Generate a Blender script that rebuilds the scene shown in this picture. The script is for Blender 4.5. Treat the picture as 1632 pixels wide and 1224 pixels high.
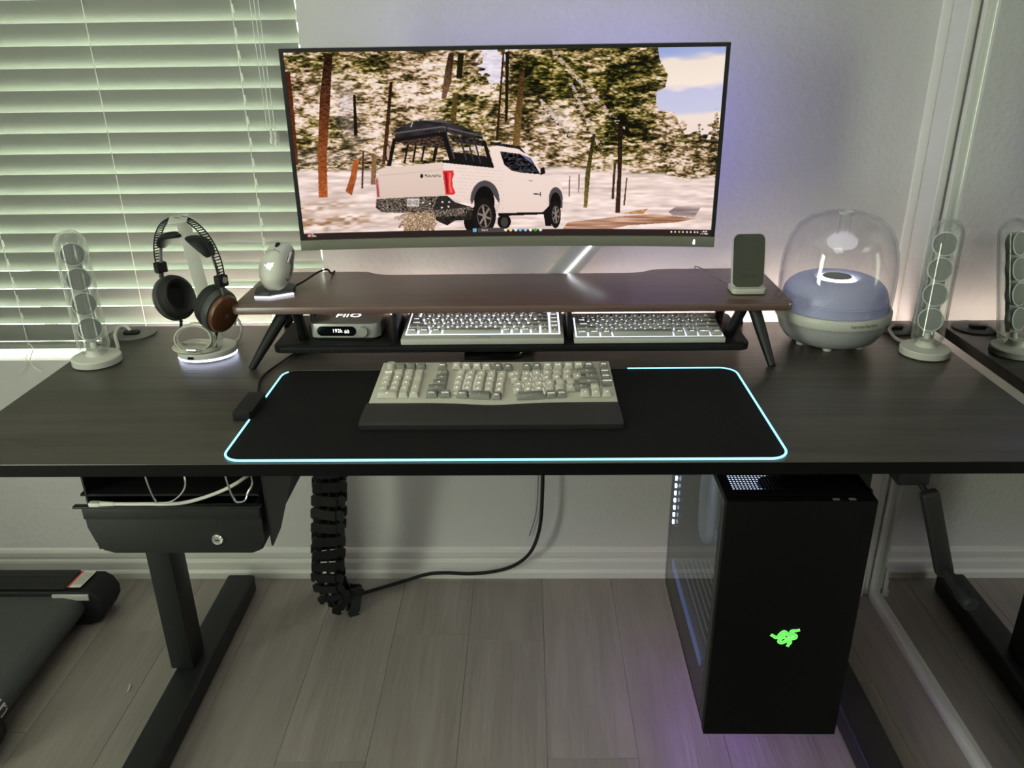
import bpy, bmesh, math, random
import numpy as np
from mathutils import Vector, Matrix, Euler
for o in list(bpy.data.objects): bpy.data.objects.remove(o)
random.seed(7); np.random.seed(7)
S = bpy.context.scene; COL = S.collection; PI = math.pi

# ---------------------------------------------------------------- camera, world, lights, exposure
CAM_F, CAM_P, CAM_Y, CAM_R, CAM_H = 1291.15, 0.4028, -0.0219, -0.0145, 1.328
fw = Vector((math.sin(CAM_Y)*math.cos(CAM_P), math.cos(CAM_Y)*math.cos(CAM_P), -math.sin(CAM_P)))
rt0 = Vector((math.cos(CAM_Y), -math.sin(CAM_Y), 0)); up0 = rt0.cross(fw)
rt = math.cos(CAM_R)*rt0 + math.sin(CAM_R)*up0; up = -math.sin(CAM_R)*rt0 + math.cos(CAM_R)*up0
cd = bpy.data.cameras.new('camera'); cam = bpy.data.objects.new('camera', cd); COL.objects.link(cam)
cd.sensor_width = 36; cd.lens = CAM_F*36/1632; cd.clip_start = .02
M3 = Matrix((rt, up, -fw)).transposed()
cam.matrix_world = Matrix.Translation((0, 0, CAM_H)) @ M3.to_4x4()
S.camera = cam
W = bpy.data.worlds.new('world'); S.world = W; W.use_nodes = True
bg = W.node_tree.nodes['Background']; bg.inputs[0].default_value = (.95, 1.0, .84, 1); bg.inputs[1].default_value = 19.0
vs = S.view_settings; vs.view_transform = 'Standard'; vs.look = 'None'; vs.exposure = 0.0; vs.gamma = 1.0; vs.use_curve_mapping = False
S.cycles.max_bounces = 10; S.cycles.diffuse_bounces = 6; S.cycles.glossy_bounces = 6; S.cycles.transparent_max_bounces = 16
S.cycles.caustics_reflective = False; S.cycles.sample_clamp_indirect = 6.0

def area_light(name, loc, rot, sx, sy, power, color, portal=False):
    l = bpy.data.lights.new(name, 'AREA'); l.shape = 'RECTANGLE'; l.size = sx; l.size_y = sy; l.energy = power; l.color = color
    o = bpy.data.objects.new(name, l); COL.objects.link(o); o.location = loc; o.rotation_euler = rot
    if portal: l.cycles.is_portal = True
    return o
area_light('window_portal', (-1.185, 1.90, 1.38), (PI/2, 0, PI), 1.43, 1.5, 1, (1, 1, 1), True)
area_light('fill_lamp_light', (-.60, -.80, 2.418), (0, 0, 0), .9, .9, 12.0, (1.0, .98, .92))  # unseen overhead lamp added to lift the light in the room
area_light('fill_window_portal', (-2.235, -.395, 1.10), (0, -PI/2, 0), 2.0, .59, 1, (1, 1, 1), True)  # portal of the unseen window added in the left wall

# ---------------------------------------------------------------- materials
def lin(c):
    return tuple((x/255/12.92 if x/255 <= .04045 else ((x/255+.055)/1.055)**2.4) for x in c)
MATS = {}
def mat(name, col, rough=.5, metal=0., spec=.5, emis=None, estr=0., noise=None, bump=None, rand=0., coat=0.):
    """noise=(scale xyz, second colour, contrast); bump=(scale, strength)"""
    m = bpy.data.materials.new(name); m.use_nodes = True; nt = m.node_tree; N = nt.nodes; L = nt.links
    b = N['Principled BSDF']; b.inputs['Base Color'].default_value = (*col, 1); b.inputs['Roughness'].default_value = rough
    b.inputs['Metallic'].default_value = metal; b.inputs['Specular IOR Level'].default_value = spec
    if coat: b.inputs['Coat Weight'].default_value = coat
    if emis: b.inputs['Emission Color'].default_value = (*emis, 1); b.inputs['Emission Strength'].default_value = estr
    if noise or bump:
        tc = N.new('ShaderNodeTexCoord'); co = tc.outputs['Object']
        if rand:
            oi = N.new('ShaderNodeObjectInfo'); ad = N.new('ShaderNodeVectorMath'); ad.operation = 'ADD'
            sc = N.new('ShaderNodeMath'); sc.operation = 'MULTIPLY'; sc.inputs[1].default_value = 37.0
            L.new(oi.outputs['Random'], sc.inputs[0]); L.new(co, ad.inputs[0]); L.new(sc.outputs[0], ad.inputs[1]); co = ad.outputs[0]
    if noise:
        mp = N.new('ShaderNodeMapping'); mp.inputs['Scale'].default_value = noise[0]; L.new(co, mp.inputs[0])
        nz = N.new('ShaderNodeTexNoise'); nz.inputs['Scale'].default_value = 1.0; nz.inputs['Detail'].default_value = 6; nz.inputs['Roughness'].default_value = .62
        nz.inputs['Distortion'].default_value = .6
        L.new(mp.outputs[0], nz.inputs['Vector'])
        cr = N.new('ShaderNodeValToRGB'); k = noise[2]
        cr.color_ramp.elements[0].position = .5-k; cr.color_ramp.elements[1].position = .5+k
        cr.color_ramp.elements[0].color = (*col, 1); cr.color_ramp.elements[1].color = (*noise[1], 1)
        L.new(nz.outputs['Fac'], cr.inputs[0]); out = cr.outputs[0]
        if rand:
            hv = N.new('ShaderNodeHueSaturation'); mr = N.new('ShaderNodeMapRange')
            mr.inputs['To Min'].default_value = 1-rand; mr.inputs['To Max'].default_value = 1+rand
            L.new(oi.outputs['Random'], mr.inputs[0]); L.new(mr.outputs[0], hv.inputs['Value']); L.new(out, hv.inputs['Color']); out = hv.outputs[0]
        L.new(out, b.inputs['Base Color'])
    if bump:
        nb = N.new('ShaderNodeTexNoise'); nb.inputs['Detail'].default_value = 3
        if isinstance(bump[0], tuple):
            mb = N.new('ShaderNodeMapping'); mb.inputs['Scale'].default_value = bump[0]; L.new(co, mb.inputs[0]); L.new(mb.outputs[0], nb.inputs['Vector']); nb.inputs['Scale'].default_value = 1
        else:
            nb.inputs['Scale'].default_value = bump[0]; L.new(co, nb.inputs['Vector'])
        bp = N.new('ShaderNodeBump'); bp.inputs['Strength'].default_value = bump[1]; bp.inputs['Distance'].default_value = .004
        L.new(nb.outputs['Fac'], bp.inputs['Height']); L.new(bp.outputs[0], b.inputs['Normal'])
    MATS[name] = m; return m
def emat(name, col, s):
    m = bpy.data.materials.new(name); m.use_nodes = True; nt = m.node_tree; nt.nodes.clear()
    e = nt.nodes.new('ShaderNodeEmission'); e.inputs[0].default_value = (*col, 1); e.inputs[1].default_value = s
    o = nt.nodes.new('ShaderNodeOutputMaterial'); nt.links.new(e.outputs[0], o.inputs[0]); MATS[name] = m; return m
def glassmat(name, tint, refl_rough=.02, ior=1.5, edge=0.0, edgecol=(.8, .85, .8)):
    """thin clear plastic / glass: transmits straight through, Fresnel reflection on top, whitish rim where seen edge-on"""
    m = bpy.data.materials.new(name); m.use_nodes = True; nt = m.node_tree; N = nt.nodes; L = nt.links; N.clear()
    t = N.new('ShaderNodeBsdfTransparent'); t.inputs[0].default_value = (*tint, 1)
    g = N.new('ShaderNodeBsdfGlossy'); g.inputs['Roughness'].default_value = refl_rough
    f0 = ((ior-1)/(ior+1))**2      # Schlick reflectance, the same from either side of the sheet
    fl_ = N.new('ShaderNodeLayerWeight'); fl_.inputs[0].default_value = .5
    fp = N.new('ShaderNodeMath'); fp.operation = 'POWER'; fp.inputs[1].default_value = 5.0; L.new(fl_.outputs['Facing'], fp.inputs[0])
    f = N.new('ShaderNodeMapRange'); f.inputs['To Min'].default_value = f0; f.inputs['To Max'].default_value = 1.0; L.new(fp.outputs[0], f.inputs[0])
    mx = N.new('ShaderNodeMixShader'); L.new(f.outputs[0], mx.inputs[0]); L.new(t.outputs[0], mx.inputs[1]); L.new(g.outputs[0], mx.inputs[2])
    out = N.new('ShaderNodeOutputMaterial'); last = mx
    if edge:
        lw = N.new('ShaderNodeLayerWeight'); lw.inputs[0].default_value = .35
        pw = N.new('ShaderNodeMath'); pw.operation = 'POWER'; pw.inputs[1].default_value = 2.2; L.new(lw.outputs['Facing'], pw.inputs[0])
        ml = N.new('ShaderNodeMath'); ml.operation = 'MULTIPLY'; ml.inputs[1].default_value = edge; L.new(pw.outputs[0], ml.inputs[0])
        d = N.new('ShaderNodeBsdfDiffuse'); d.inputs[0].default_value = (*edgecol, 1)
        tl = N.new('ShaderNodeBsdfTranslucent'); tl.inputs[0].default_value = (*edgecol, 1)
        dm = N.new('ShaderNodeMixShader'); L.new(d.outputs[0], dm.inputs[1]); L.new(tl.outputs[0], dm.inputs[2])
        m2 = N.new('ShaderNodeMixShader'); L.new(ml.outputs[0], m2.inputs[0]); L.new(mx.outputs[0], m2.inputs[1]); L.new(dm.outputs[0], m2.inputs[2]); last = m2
    L.new(last.outputs[0], out.inputs[0]); MATS[name] = m; return m

mat('wall', (.60, .59, .575), .72, bump=(80, .45))
mat('white_paint', (.72, .71, .69), .45)
mat('ceiling', (.75, .75, .73), .9)
mat('baseboard', (.68, .67, .63), .4)
mat('floor', (.190, .170, .150), .32, noise=((34, 2.4, 1), (.31, .282, .252), .32), bump=((160, 8, 1), .25), rand=.10)
mat('floor_base', (.13, .115, .10), .7)
mat('mirror', (.80, .83, .80), .0, 1.0)
mat('mirror_frame', (.70, .70, .67), .3, .3)
mat('desk', (.024, .020, .016), .36, noise=((1.6, 30, 20), (.092, .079, .066), .34), bump=((3, 90, 3), .14), spec=.45)
mat('walnut', (.105, .056, .046), .30, noise=((2.6, 75, 20), (.185, .102, .085), .30), bump=((4, 120, 4), .06), spec=.9)
mat('black_metal', (.0085, .0095, .0098), .45, spec=.38)
mat('black_matte', (.008, .008, .009), .6, spec=.3)
mat('black_gloss', (.004, .004, .005), .12)
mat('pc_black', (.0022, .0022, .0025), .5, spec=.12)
mat('mat_cloth', (.0085, .0085, .009), .85, spec=.15, bump=(900, .15))
mat('wrist', (.014, .014, .015), .55)
mat('belt', (.042, .046, .046), .8, bump=(700, .6), noise=((400, 400, 400), (.085, .092, .09), .35))
mat('slat', (.275, .287, .26), .5)
mat('cord', (.82, .83, .76), .7)
mat('white_plastic', (.66, .66, .60), .38)
mat('white_gloss', (.72, .72, .69), .2)
mat('offwhite', (.58, .57, .49), .42)
mat('key_light', (.62, .60, .52), .45)
mat('key_grey', (.25, .25, .22), .5)
mat('key_white', (.62, .63, .57), .45)
mat('key_smoke', (.52, .53, .50), .4)
mat('monitor_shell', (.17, .172, .135), .45)
mat('grey_plastic', (.16, .16, .155), .5)
mat('dark_plastic', (.05, .052, .052), .5)
mat('driver', (.19, .197, .19), .6)
mat('driver_ring', (.52, .54, .52), .3)
mat('chrome', (.75, .75, .75), .12, 1.0)
mat('alu', (.58, .58, .55), .36, .3)
mat('steel_blue', (.20, .28, .42), .3, .8)
mat('wood_cup', (.10, .033, .011), .4, noise=((20, 90, 20), (.155, .058, .021), .3), coat=.15)
mat('leather', (.006, .006, .006), .55)
mat('fabric', (.085, .09, .068), .9, bump=(600, .5))
mat('sub_bowl', (.47, .47, .49), .3)
mat('label_white', (.70, .68, .60), .6); mat('label_red', (.45, .05, .03), .6); mat('ink', (.02, .02, .02), .6)
mat('paint_white', (.75, .75, .72), .5)
mat('lavender', (.44, .45, .60), .35, emis=(.42, .44, .80), estr=.10)  # weak emission stands in for ring light spreading through the cone
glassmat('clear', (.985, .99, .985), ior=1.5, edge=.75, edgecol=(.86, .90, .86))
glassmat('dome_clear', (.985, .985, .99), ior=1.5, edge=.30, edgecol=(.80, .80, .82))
glassmat('smoke_glass', (.66, .69, .74), ior=1.3)
glassmat('window_glass', (.94, .97, .94))
emat('led_warm', (1.0, .80, .70), 36.0)
emat('led_violet', (.44, .39, 1.0), 36.0)
emat('led_white', (.92, .95, 1.0), 6.0)
emat('led_base', (.72, .76, 1.0), 5.0)
emat('led_cyan', (.30, .80, 1.0), 2.0)
emat('led_purple', (.52, .26, 1.0), 25.0)
emat('led_pc', (.62, .76, 1.0), 30.0)
emat('led_ring', (.88, .92, 1.0), 5.0)
emat('backlight', (.78, .84, 1.0), 1.9)
emat('backlight_soft', (1.0, .93, .80), .55)
emat('legend', (1.0, 1.0, .98), 2.2); emat('led_dock', (.86, .90, 1.0), 3.0); emat('added_glow', (.60, .74, 1.0), 1.6); emat('led_card', (.30, .46, 1.0), .55)
emat('legend_warm', (1.0, .97, .88), 1.8)
emat('logo_green', (.10, .95, .07), 1.0); emat('logo_green_light', (.30, 1.0, .25), 1.15)
emat('legend_bright', (1.0, 1.0, 1.0), 3.0)

# ---------------------------------------------------------------- object helpers
def link(o, parent=None):
    COL.objects.link(o)
    if parent: o.parent = parent
    return o
def tag(o, label=None, cat=None, group=None, kind=None):
    if label: o['label'] = label
    if cat: o['category'] = cat
    if group: o['group'] = group
    if kind: o['kind'] = kind
    return o
def thing(name, label, cat, loc=(0, 0, 0), rot=(0, 0, 0), group=None):
    o = bpy.data.objects.new(name, None); o.empty_display_size = .02; link(o); o.location = loc; o.rotation_euler = rot
    return tag(o, label, cat, group)
def root_of(o):
    while o.parent: o = o.parent
    return o
class MB:
    def __init__(s): s.v = []; s.f = []
    def add(s, vs, fs):
        n = len(s.v); s.v += [tuple(v) for v in vs]; s.f += [tuple(i+n for i in f) for f in fs]; return s
    def box(s, x0, x1, y0, y1, z0, z1):
        return s.add([(x0,y0,z0),(x1,y0,z0),(x1,y1,z0),(x0,y1,z0),(x0,y0,z1),(x1,y0,z1),(x1,y1,z1),(x0,y1,z1)],
            [(3,2,1,0),(4,5,6,7),(0,1,5,4),(1,2,6,5),(2,3,7,6),(3,0,4,7)])
    def bar(s, p, q, w, h, upv=(0, 0, 1)):
        p = Vector(p); q = Vector(q); d = (q-p).normalized(); u = Vector(upv)
        if abs(d.dot(u)) > .98: u = Vector((0, 1, 0))
        a = d.cross(u).normalized()*w/2; b = a.cross(d).normalized()*h/2
        vs = [c+i*a+j*b for c in (p, q) for i, j in ((-1,-1),(1,-1),(1,1),(-1,1))]
        return s.add(vs, [(3,2,1,0),(4,5,6,7),(0,1,5,4),(1,2,6,5),(2,3,7,6),(3,0,4,7)])
    def tube(s, pts, r, n=8, closed=False, cap=True):
        P = [Vector(p) for p in pts]; m = len(P); rs = r if isinstance(r, (list, tuple)) else [r]*m
        vs = []; nrm = None
        for i, p in enumerate(P):
            a = P[(i-1) % m] if (i > 0 or closed) else p; b = P[(i+1) % m] if (i < m-1 or closed) else p
            d = (b-a).normalized()
            if nrm is None: nrm = d.orthogonal().normalized()
            else:
                nrm = nrm - d*nrm.dot(d); nrm = nrm.normalized() if nrm.length > 1e-6 else d.orthogonal().normalized()
            bn = d.cross(nrm)
            for k in range(n):
                t = 2*PI*k/n; vs.append(p + rs[i]*(math.cos(t)*nrm+math.sin(t)*bn))
        fs = []
        for i in range(m if closed else m-1):
            for k in range(n):
                a = i*n+k; b = i*n+(k+1) % n; c = ((i+1) % m)*n+(k+1) % n; d = ((i+1) % m)*n+k; fs.append((a, b, c, d))
        if cap and not closed: fs.append(tuple(reversed(range(n)))); fs.append(tuple(range((m-1)*n, m*n)))
        return s.add(vs, fs)
    def lathe(s, prof, c=(0, 0, 0), n=48, axis=None, close=False):
        vs = []; fs = []
        for r, z in prof:
            for k in range(n):
                t = 2*PI*k/n; vs.append(Vector((r*math.cos(t), r*math.sin(t), z)))
        m = len(prof)
        for i in range(m if close else m-1):
            for k in range(n):
                fs.append((i*n+k, i*n+(k+1) % n, ((i+1) % m)*n+(k+1) % n, ((i+1) % m)*n+k))
        if not close:
            if prof[0][0] > 1e-5: fs.append(tuple(reversed(range(n))))
            if prof[-1][0] > 1e-5: fs.append(tuple(range((m-1)*n, m*n)))
        if axis is not None:
            q = Vector((0, 0, 1)).rotation_difference(Vector(axis).normalized()); vs = [q @ v for v in vs]
        return s.add([Vector(c)+v for v in vs], fs)
    def ring(s, prof, c=(0, 0, 0), n=48, axis=None):
        return s.lathe(prof, c, n, axis, True)
    def open_lathe(s, prof, c=(0, 0, 0), n=48, axis=None):
        k = len(s.f); s.lathe(prof, c, n, axis); s.f = [f for f in s.f[:k]] + [f for f in s.f[k:] if len(f) == 4]; return s
    def prism(s, poly, a, b, plane='xy'):
        """poly: list of 2-D points, extruded from a to b along the axis left out"""
        n = len(poly)
        def P(u, w, t):
            return {'xy': (u, w, t), 'xz': (u, t, w), 'yz': (t, u, w)}[plane]
        vs = [P(u, w, a) for u, w in poly]+[P(u, w, b) for u, w in poly]
        fs = [tuple(reversed(range(n))), tuple(range(n, 2*n))]+[(i, (i+1) % n, n+(i+1) % n, n+i) for i in range(n)]
        return s.add(vs, fs)
    def xf(s, M):
        s.v = [tuple(M @ Vector(v)) for v in s.v]; return s
    def mesh(s, name, off=(0, 0, 0), bev=0., seg=2, smooth=False):
        me = bpy.data.meshes.new(name); o = Vector(off)
        me.from_pydata([tuple(Vector(v)-o) for v in s.v], [], s.f)
        bm = bmesh.new(); bm.from_mesh(me)
        bmesh.ops.recalc_face_normals(bm, faces=bm.faces)
        if bev:
            es = [e for e in bm.edges if len(e.link_faces) == 2 and e.calc_face_angle(0) > .6]
            bmesh.ops.bevel(bm, geom=es, offset=bev, segments=seg, profile=.6, affect='EDGES', clamp_overlap=True)
        bm.to_mesh(me); bm.free()
        if smooth or bev:
            me.shade_smooth(); me.set_sharp_from_angle(angle=.7)
        return me
    def build(s, name, m, parent=None, bev=0., seg=2, smooth=False, world=True):
        off = root_of(parent).location if (parent and world) else (0, 0, 0)
        me = s.mesh(name, off, bev, seg, smooth); me.materials.append(MATS[m])
        return link(bpy.data.objects.new(name, me), parent)
def rrect(x0, x1, y0, y1, r, n=6):
    out = []
    for cx, cy, a in ((x1-r, y1-r, 0), (x0+r, y1-r, 90), (x0+r, y0+r, 180), (x1-r, y0+r, 270)):
        for k in range(n+1):
            t = math.radians(a+90*k/n); out.append((cx+r*math.cos(t), cy+r*math.sin(t)))
    return out
def spline(pts, n=8):
    P = [Vector(p) for p in pts]; out = []
    for i in range(len(P)-1):
        p0 = P[max(i-1, 0)]; p1 = P[i]; p2 = P[i+1]; p3 = P[min(i+2, len(P)-1)]
        for k in range(n):
            t = k/n; out.append(.5*((2*p1)+(p2-p0)*t+(2*p0-5*p1+4*p2-p3)*t*t+(3*p1-p0-3*p2+p3)*t**3))
    out.append(P[-1]); return out
TXT = {}
def text_geo(body, size=1.0):
    """flat filled lettering, centred, as vertices and faces"""
    if body not in TXT:
        cu = bpy.data.curves.new('lettering', 'FONT'); cu.body = body; cu.size = 1.0; cu.resolution_u = 2; cu.align_x = 'CENTER'; cu.align_y = 'CENTER'
        ob = bpy.data.objects.new('lettering', cu); me = bpy.data.meshes.new_from_object(ob)
        TXT[body] = ([tuple(v.co) for v in me.vertices], [tuple(p.vertices) for p in me.polygons])
        bpy.data.objects.remove(ob); bpy.data.curves.remove(cu); bpy.data.meshes.remove(me)
    v, f = TXT[body]; return [(a*size, b*size) for a, b, c in v], f
def letter(name, body, size, fn, m, parent, world=True):
    """lettering put on a surface: fn(u, v) gives the 3-D point"""
    v, f = text_geo(body, size); mb = MB(); mb.add([fn(a, b) for a, b in v], f)
    off = root_of(parent).location if world else (0, 0, 0)
    me = bpy.data.meshes.new(name); me.from_pydata([tuple(Vector(p)-Vector(off)) for p in mb.v], [], mb.f); me.materials.append(MATS[m])
    return link(bpy.data.objects.new(name, me), parent)
def struct(name, mb, m, parent=None, **k):
    o = mb.build(name, m, parent, **k)
    if not parent: o['kind'] = 'structure'
    return o
# ---------------------------------------------------------------- the room
YW, XL, XM, YF, ZC = 1.805, -2.15, .877, -1.7, 2.45
WX0, WX1, WZ0, WZ1 = -1.90, -.4675, .628, 2.13
fl = struct('floor', MB().box(XL-.1, XM+.6, YF-.1, YW+.15, -.06, -.0035), 'floor_base')
PWD, PLN = .182, 1.22
pm = {}
nx = int((XM+.3-XL)/PWD)+2
for i in range(nx):
    x0 = XL + i*PWD; y = YW+.02 - random.uniform(.15, 1.0)*PLN; ys = [YW+.02]
    while y > YF-.05: ys.append(y); y -= PLN
    ys.append(YF-.05)
    for a, b in zip(ys[:-1], ys[1:]):
        ln = round(a-b, 3)
        if ln < .02: continue
        if ln not in pm:
            me = MB().box(-PWD/2+.00025, PWD/2-.00025, -ln/2+.00025, ln/2-.00025, -.004, 0).mesh('plank', bev=.0004, seg=1); me.materials.append(MATS['floor']); pm[ln] = me
        p = link(bpy.data.objects.new('plank', pm[ln]), fl); p.location = (x0+PWD/2, (a+b)/2, 0)
wb = MB()
T = .12
wb.box(XL-.1, WX0, YW, YW+T, 0, ZC); wb.box(WX1, XM+.25, YW, YW+T, 0, ZC)
wb.box(WX0, WX1, YW, YW+T, 0, WZ0); wb.box(WX0, WX1, YW, YW+T, WZ1, ZC)
struct('wall_back', wb, 'wall')
LY0, LY1, LZ0, LZ1 = -.69, -.10, .10, 2.10
struct('wall_left', MB().box(XL-.1, XL, YF, LY0, 0, ZC).box(XL-.1, XL, LY1, YW, 0, ZC).box(XL-.1, XL, LY0, LY1, 0, LZ0).box(XL-.1, XL, LY0, LY1, LZ1, ZC), 'wall')
w2 = struct('fill_window', MB().box(XL-.09, XL-.05, LY0, LY1, LZ0, LZ0+.03).box(XL-.09, XL-.05, LY0, LY1, LZ1-.03, LZ1).box(XL-.09, XL-.05, LY0, LY0+.03, LZ0+.03, LZ1-.03).box(XL-.09, XL-.05, LY1-.03, LY1, LZ0+.03, LZ1-.03), 'white_gloss')  # unseen window, added and sized to bring in fill light from the left
MB().box(XL-.072, XL-.068, LY0+.03, LY1-.03, LZ0+.03, LZ1-.03).build('pane', 'window_glass', w2)
struct('wall_front', MB().box(XL-.1, XM+.25, YF-.1, YF, 0, ZC), 'wall')
struct('ceiling', MB().box(XL-.1, XM+.25, YF-.1, YW+T, ZC, ZC+.08), 'ceiling')
# right wall: the short return by the corner, the closet wall above and behind the sliding mirror doors
wr = MB().box(.852, XM+.25, 1.722, YW, 0, ZC)
wr.box(XM+.03, XM+.25, YF, 1.722, 0, ZC); wr.box(.852, XM+.03, YF, 1.722, 2.12, ZC)
struct('wall_right', wr, 'wall')
trim = struct('corner_strip', MB().box(.8325, .852, YW-.010, YW, .0, ZC), 'white_paint', bev=.004)  # pale strip on the back wall beside the corner
trim2 = struct('trim_2', MB().box(.850, .866, 1.716, 1.7225, .02, 2.12), 'white_paint', bev=.003)
# skirting with its moulded profile
prof = [(0, 0), (.016, 0), (.0165, .018), (.013, .024), (.011, .026), (.011, .048), (.009, .054), (.006, .057), (.006, .060), (.008, .064), (.0085, .078), (.006, .085), (0, .090)]
struct('baseboard_back', MB().prism([(YW-a, b) for a, b in prof], XL, .852, 'yz'), 'baseboard')
struct('baseboard_right', MB().prism([(.852-a, b) for a, b in prof], 1.712, YW-.018, 'xz'), 'baseboard')
struct('baseboard_left', MB().prism([(XL+a, b) for a, b in prof], YF, YW-.018, 'xz'), 'baseboard')
# sliding mirror door
d1 = MB().box(XM+.004, XM+.012, -.55, 1.700, .022, 2.10)
door = struct('door_1', d1, 'white_paint')
MB().box(XM, XM+.0035, -.54, 1.694, .026, 2.08).build('mirror_pane', 'mirror', door)
MB().box(XM-.010, XM+.014, 1.694, 1.712, .0, 2.10).build('stile', 'mirror_frame', door, bev=.002)
MB().box(XM-.003, XM+.014, 1.7125, 1.7165, .0, 2.10).build('gap_strip', 'black_matte', door)  # black strip standing in for the dark gap beside the mirror
MB().box(XM-.010, XM+.014, -.56, -.54, .0, 2.10).build('stile', 'mirror_frame', door, bev=.002)
MB().box(XM-.012, XM+.014, -.54, 1.694, .0, .026).build('bottom_rail', 'mirror_frame', door, bev=.002)
MB().box(XM-.012, XM+.014, -.54, 1.694, 2.08, 2.10).build('top_rail', 'mirror_frame', door, bev=.002)
# window
win = struct('window_1', MB().box(WX0, WX1, YW+T-.035, YW+T-.005, WZ0, WZ0+.008).box(WX0, WX1, YW+T-.035, YW+T-.005, WZ1-.04, WZ1).box(WX0, WX0+.035, YW+T-.035, YW+T-.005, WZ0+.03, WZ1-.04).box(WX1-.003, WX1, YW+T-.035, YW+T-.005, WZ0+.008, WZ1-.04).box(-1.20, -1.165, YW+T-.035, YW+T-.005, WZ0+.03, WZ1-.04), 'white_gloss')
for a, b in ((WX0+.035, -1.20), (-1.165, WX1-.003)):
    MB().box(a, b, YW+T-.022, YW+T-.018, WZ0+.008, WZ1-.04).build('pane', 'window_glass', win)
lampo = thing('fill_lamp', 'flat square white lamp added on the unseen ceiling as fill light', 'lamp', (-.60, -.80, ZC))
MB().box(-1.07, -.13, -1.27, -.33, ZC-.03, ZC-.001).build('housing', 'white_gloss', lampo, bev=.006)

# venetian blind
BL = thing('venetian_blind', 'white venetian blind with wide tilted slats hanging in the window', 'blind', (-1.18, 1.831, WZ0))
SX0, SX1 = WX0+.012, WX1-.0065
slat_me = None
PITCH, TOP0, SW, ANG = .0437, 1.3701, .0540, math.radians(25)
hx = (SX1-SX0)/2; cxs = (SX0+SX1)/2
vs, fs = [], []
for j in range(7):      # gently crowned cross-section, top edge towards the room
    t = -1+2*j/6; w = t*SW/2; crown = .0022*(1-t*t)
    for sx in (-hx, hx): vs.append((sx, -w*math.sin(ANG)-crown*math.cos(ANG)-.0012, w*math.cos(ANG)-crown*math.sin(ANG)))
for j in range(7):
    t = -1+2*j/6; w = t*SW/2; crown = .0022*(1-t*t)
    for sx in (-hx, hx): vs.append((sx, -w*math.sin(ANG)-crown*math.cos(ANG)+.0012, w*math.cos(ANG)-crown*math.sin(ANG)))
for j in range(6):
    a = 2*j; fs.append((a, a+1, a+3, a+2)); b = 14+2*j; fs.append((b+2, b+3, b+1, b))
    fs.append((a, a+2, b+2, b)); fs.append((a+3, a+1, b+1, b+3))
fs += [(1, 0, 14, 15), (12, 13, 27, 26)]
slat_me = MB().add(vs, fs).mesh('slat', smooth=True); slat_me.materials.append(MATS['slat'])
for k in range(-16, 16):
    zc = TOP0 - PITCH*k - SW/2*math.cos(ANG)
    if zc > WZ1-.09 or zc < WZ0+.055: continue
    o = link(bpy.data.objects.new('slat', slat_me), BL); o.location = (cxs-BL.location.x, 1.831-BL.location.y, zc-BL.location.z)
    o.rotation_euler = (random.uniform(-.012, .012), random.uniform(-.0008, .0008), 0)
MB().box(SX0, SX1, 1.82, 1.868, WZ0+.024, WZ0+.036).build('bottom_rail', 'slat', BL, bev=.003)
MB().box(SX0, SX1, 1.815, 1.872, WZ1-.055, WZ1-.002).build('headrail', 'slat', BL, bev=.003)
for x in (-.603, -.910, -1.205, -1.50):
    MB().tube([(x, 1.8175, WZ1-.06), (x+.001, 1.8165, 1.2), (x-.001, 1.8175, WZ0+.035)], .0010, 5).build('ladder_cord', 'cord', BL)
    for k in range(-15, 16):    # routing knots show as dashes on the front of the cord
        z = TOP0-PITCH*k-.022
        if z > WZ1-.1 or z < WZ0+.07 or x == -.910: continue
        MB().tube([(x+.0035, 1.8150, z+.009), (x+.005, 1.8145, z-.007)], .0016, 5).build('cord_tie', 'cord', BL)
for dx, zb in ((0, 1.135), (.0085, 1.13)):
    x = -.548+dx
    c = MB().tube([(x-.004, 1.800, WZ1-.05), (x-.003, 1.801, 1.5), (x, 1.802, zb+.02)], .0008, 5).build('lift_cord', 'cord', BL)
    MB().lathe([(.0008, .022), (.003, .020), (.0036, .013), (.0028, .008), (.0050, .003), (.0055, -.004), (.003, -.008)], (x, 1.802, zb), 12).build('tassel', 'white_plastic', c, smooth=True)
    MB().tube([(x-.012, 1.800, WZ1-.05), (x-.012, 1.801, 1.5), (x-.008, 1.803, zb+.02)], .0007, 5).build('lift_cord', 'cord', BL)
MB().tube(spline([(-1.202, 1.816, .668), (-1.195, 1.812, .66), (-1.19, 1.806, .655), (-1.205, 1.800, .645), (-1.215, 1.798, .615), (-1.23, 1.798, .60)]), .0009, 5).tube(spline([(-1.19, 1.806, .655), (-1.20, 1.799, .63), (-1.19, 1.797, .61), (-1.178, 1.797, .602)]), .0011, 5).build('cord_end', 'cord', BL)

# ---------------------------------------------------------------- desk
DX0, DX1, DY0, DY1, DZ0, DZ1 = -.927, .849, 1.0773, 1.7263, .7174, .74
desk = thing('standing_desk', 'wide dark stained wooden desk on black metal crank legs', 'desk', (-.039, 1.40, 0))
MB().box(DX0, DX1, DY0, DY1, DZ0, DZ1).build('desktop', 'desk', desk, bev=.0018)
MB().box(DX0+.001, DX1-.001, DY0-.0007, DY0-.0001, DZ0+.001, DZ1-.0018).build('front_strip', 'pc_black', desk)  # thin black strip over the front face of the desktop
for sx in (-.752, .674):
    MB().box(sx-.036, sx+.034, 1.085, 1.742, .0, .05).build('foot', 'black_metal', desk, bev=.008, seg=3)
    c = MB().box(sx-.045, sx+.005, 1.396, 1.462, .05, .50).build('leg', 'black_metal', desk, bev=.003)
    MB().box(sx-.040, sx+.000, 1.402, 1.456, .50, .69).build('inner_tube', 'black_metal', c, bev=.002)
    MB().box(sx-.03, sx+.03, 1.14, 1.68, .69, .7174).build('top_bracket', 'black_metal', desk, bev=.002)
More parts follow.
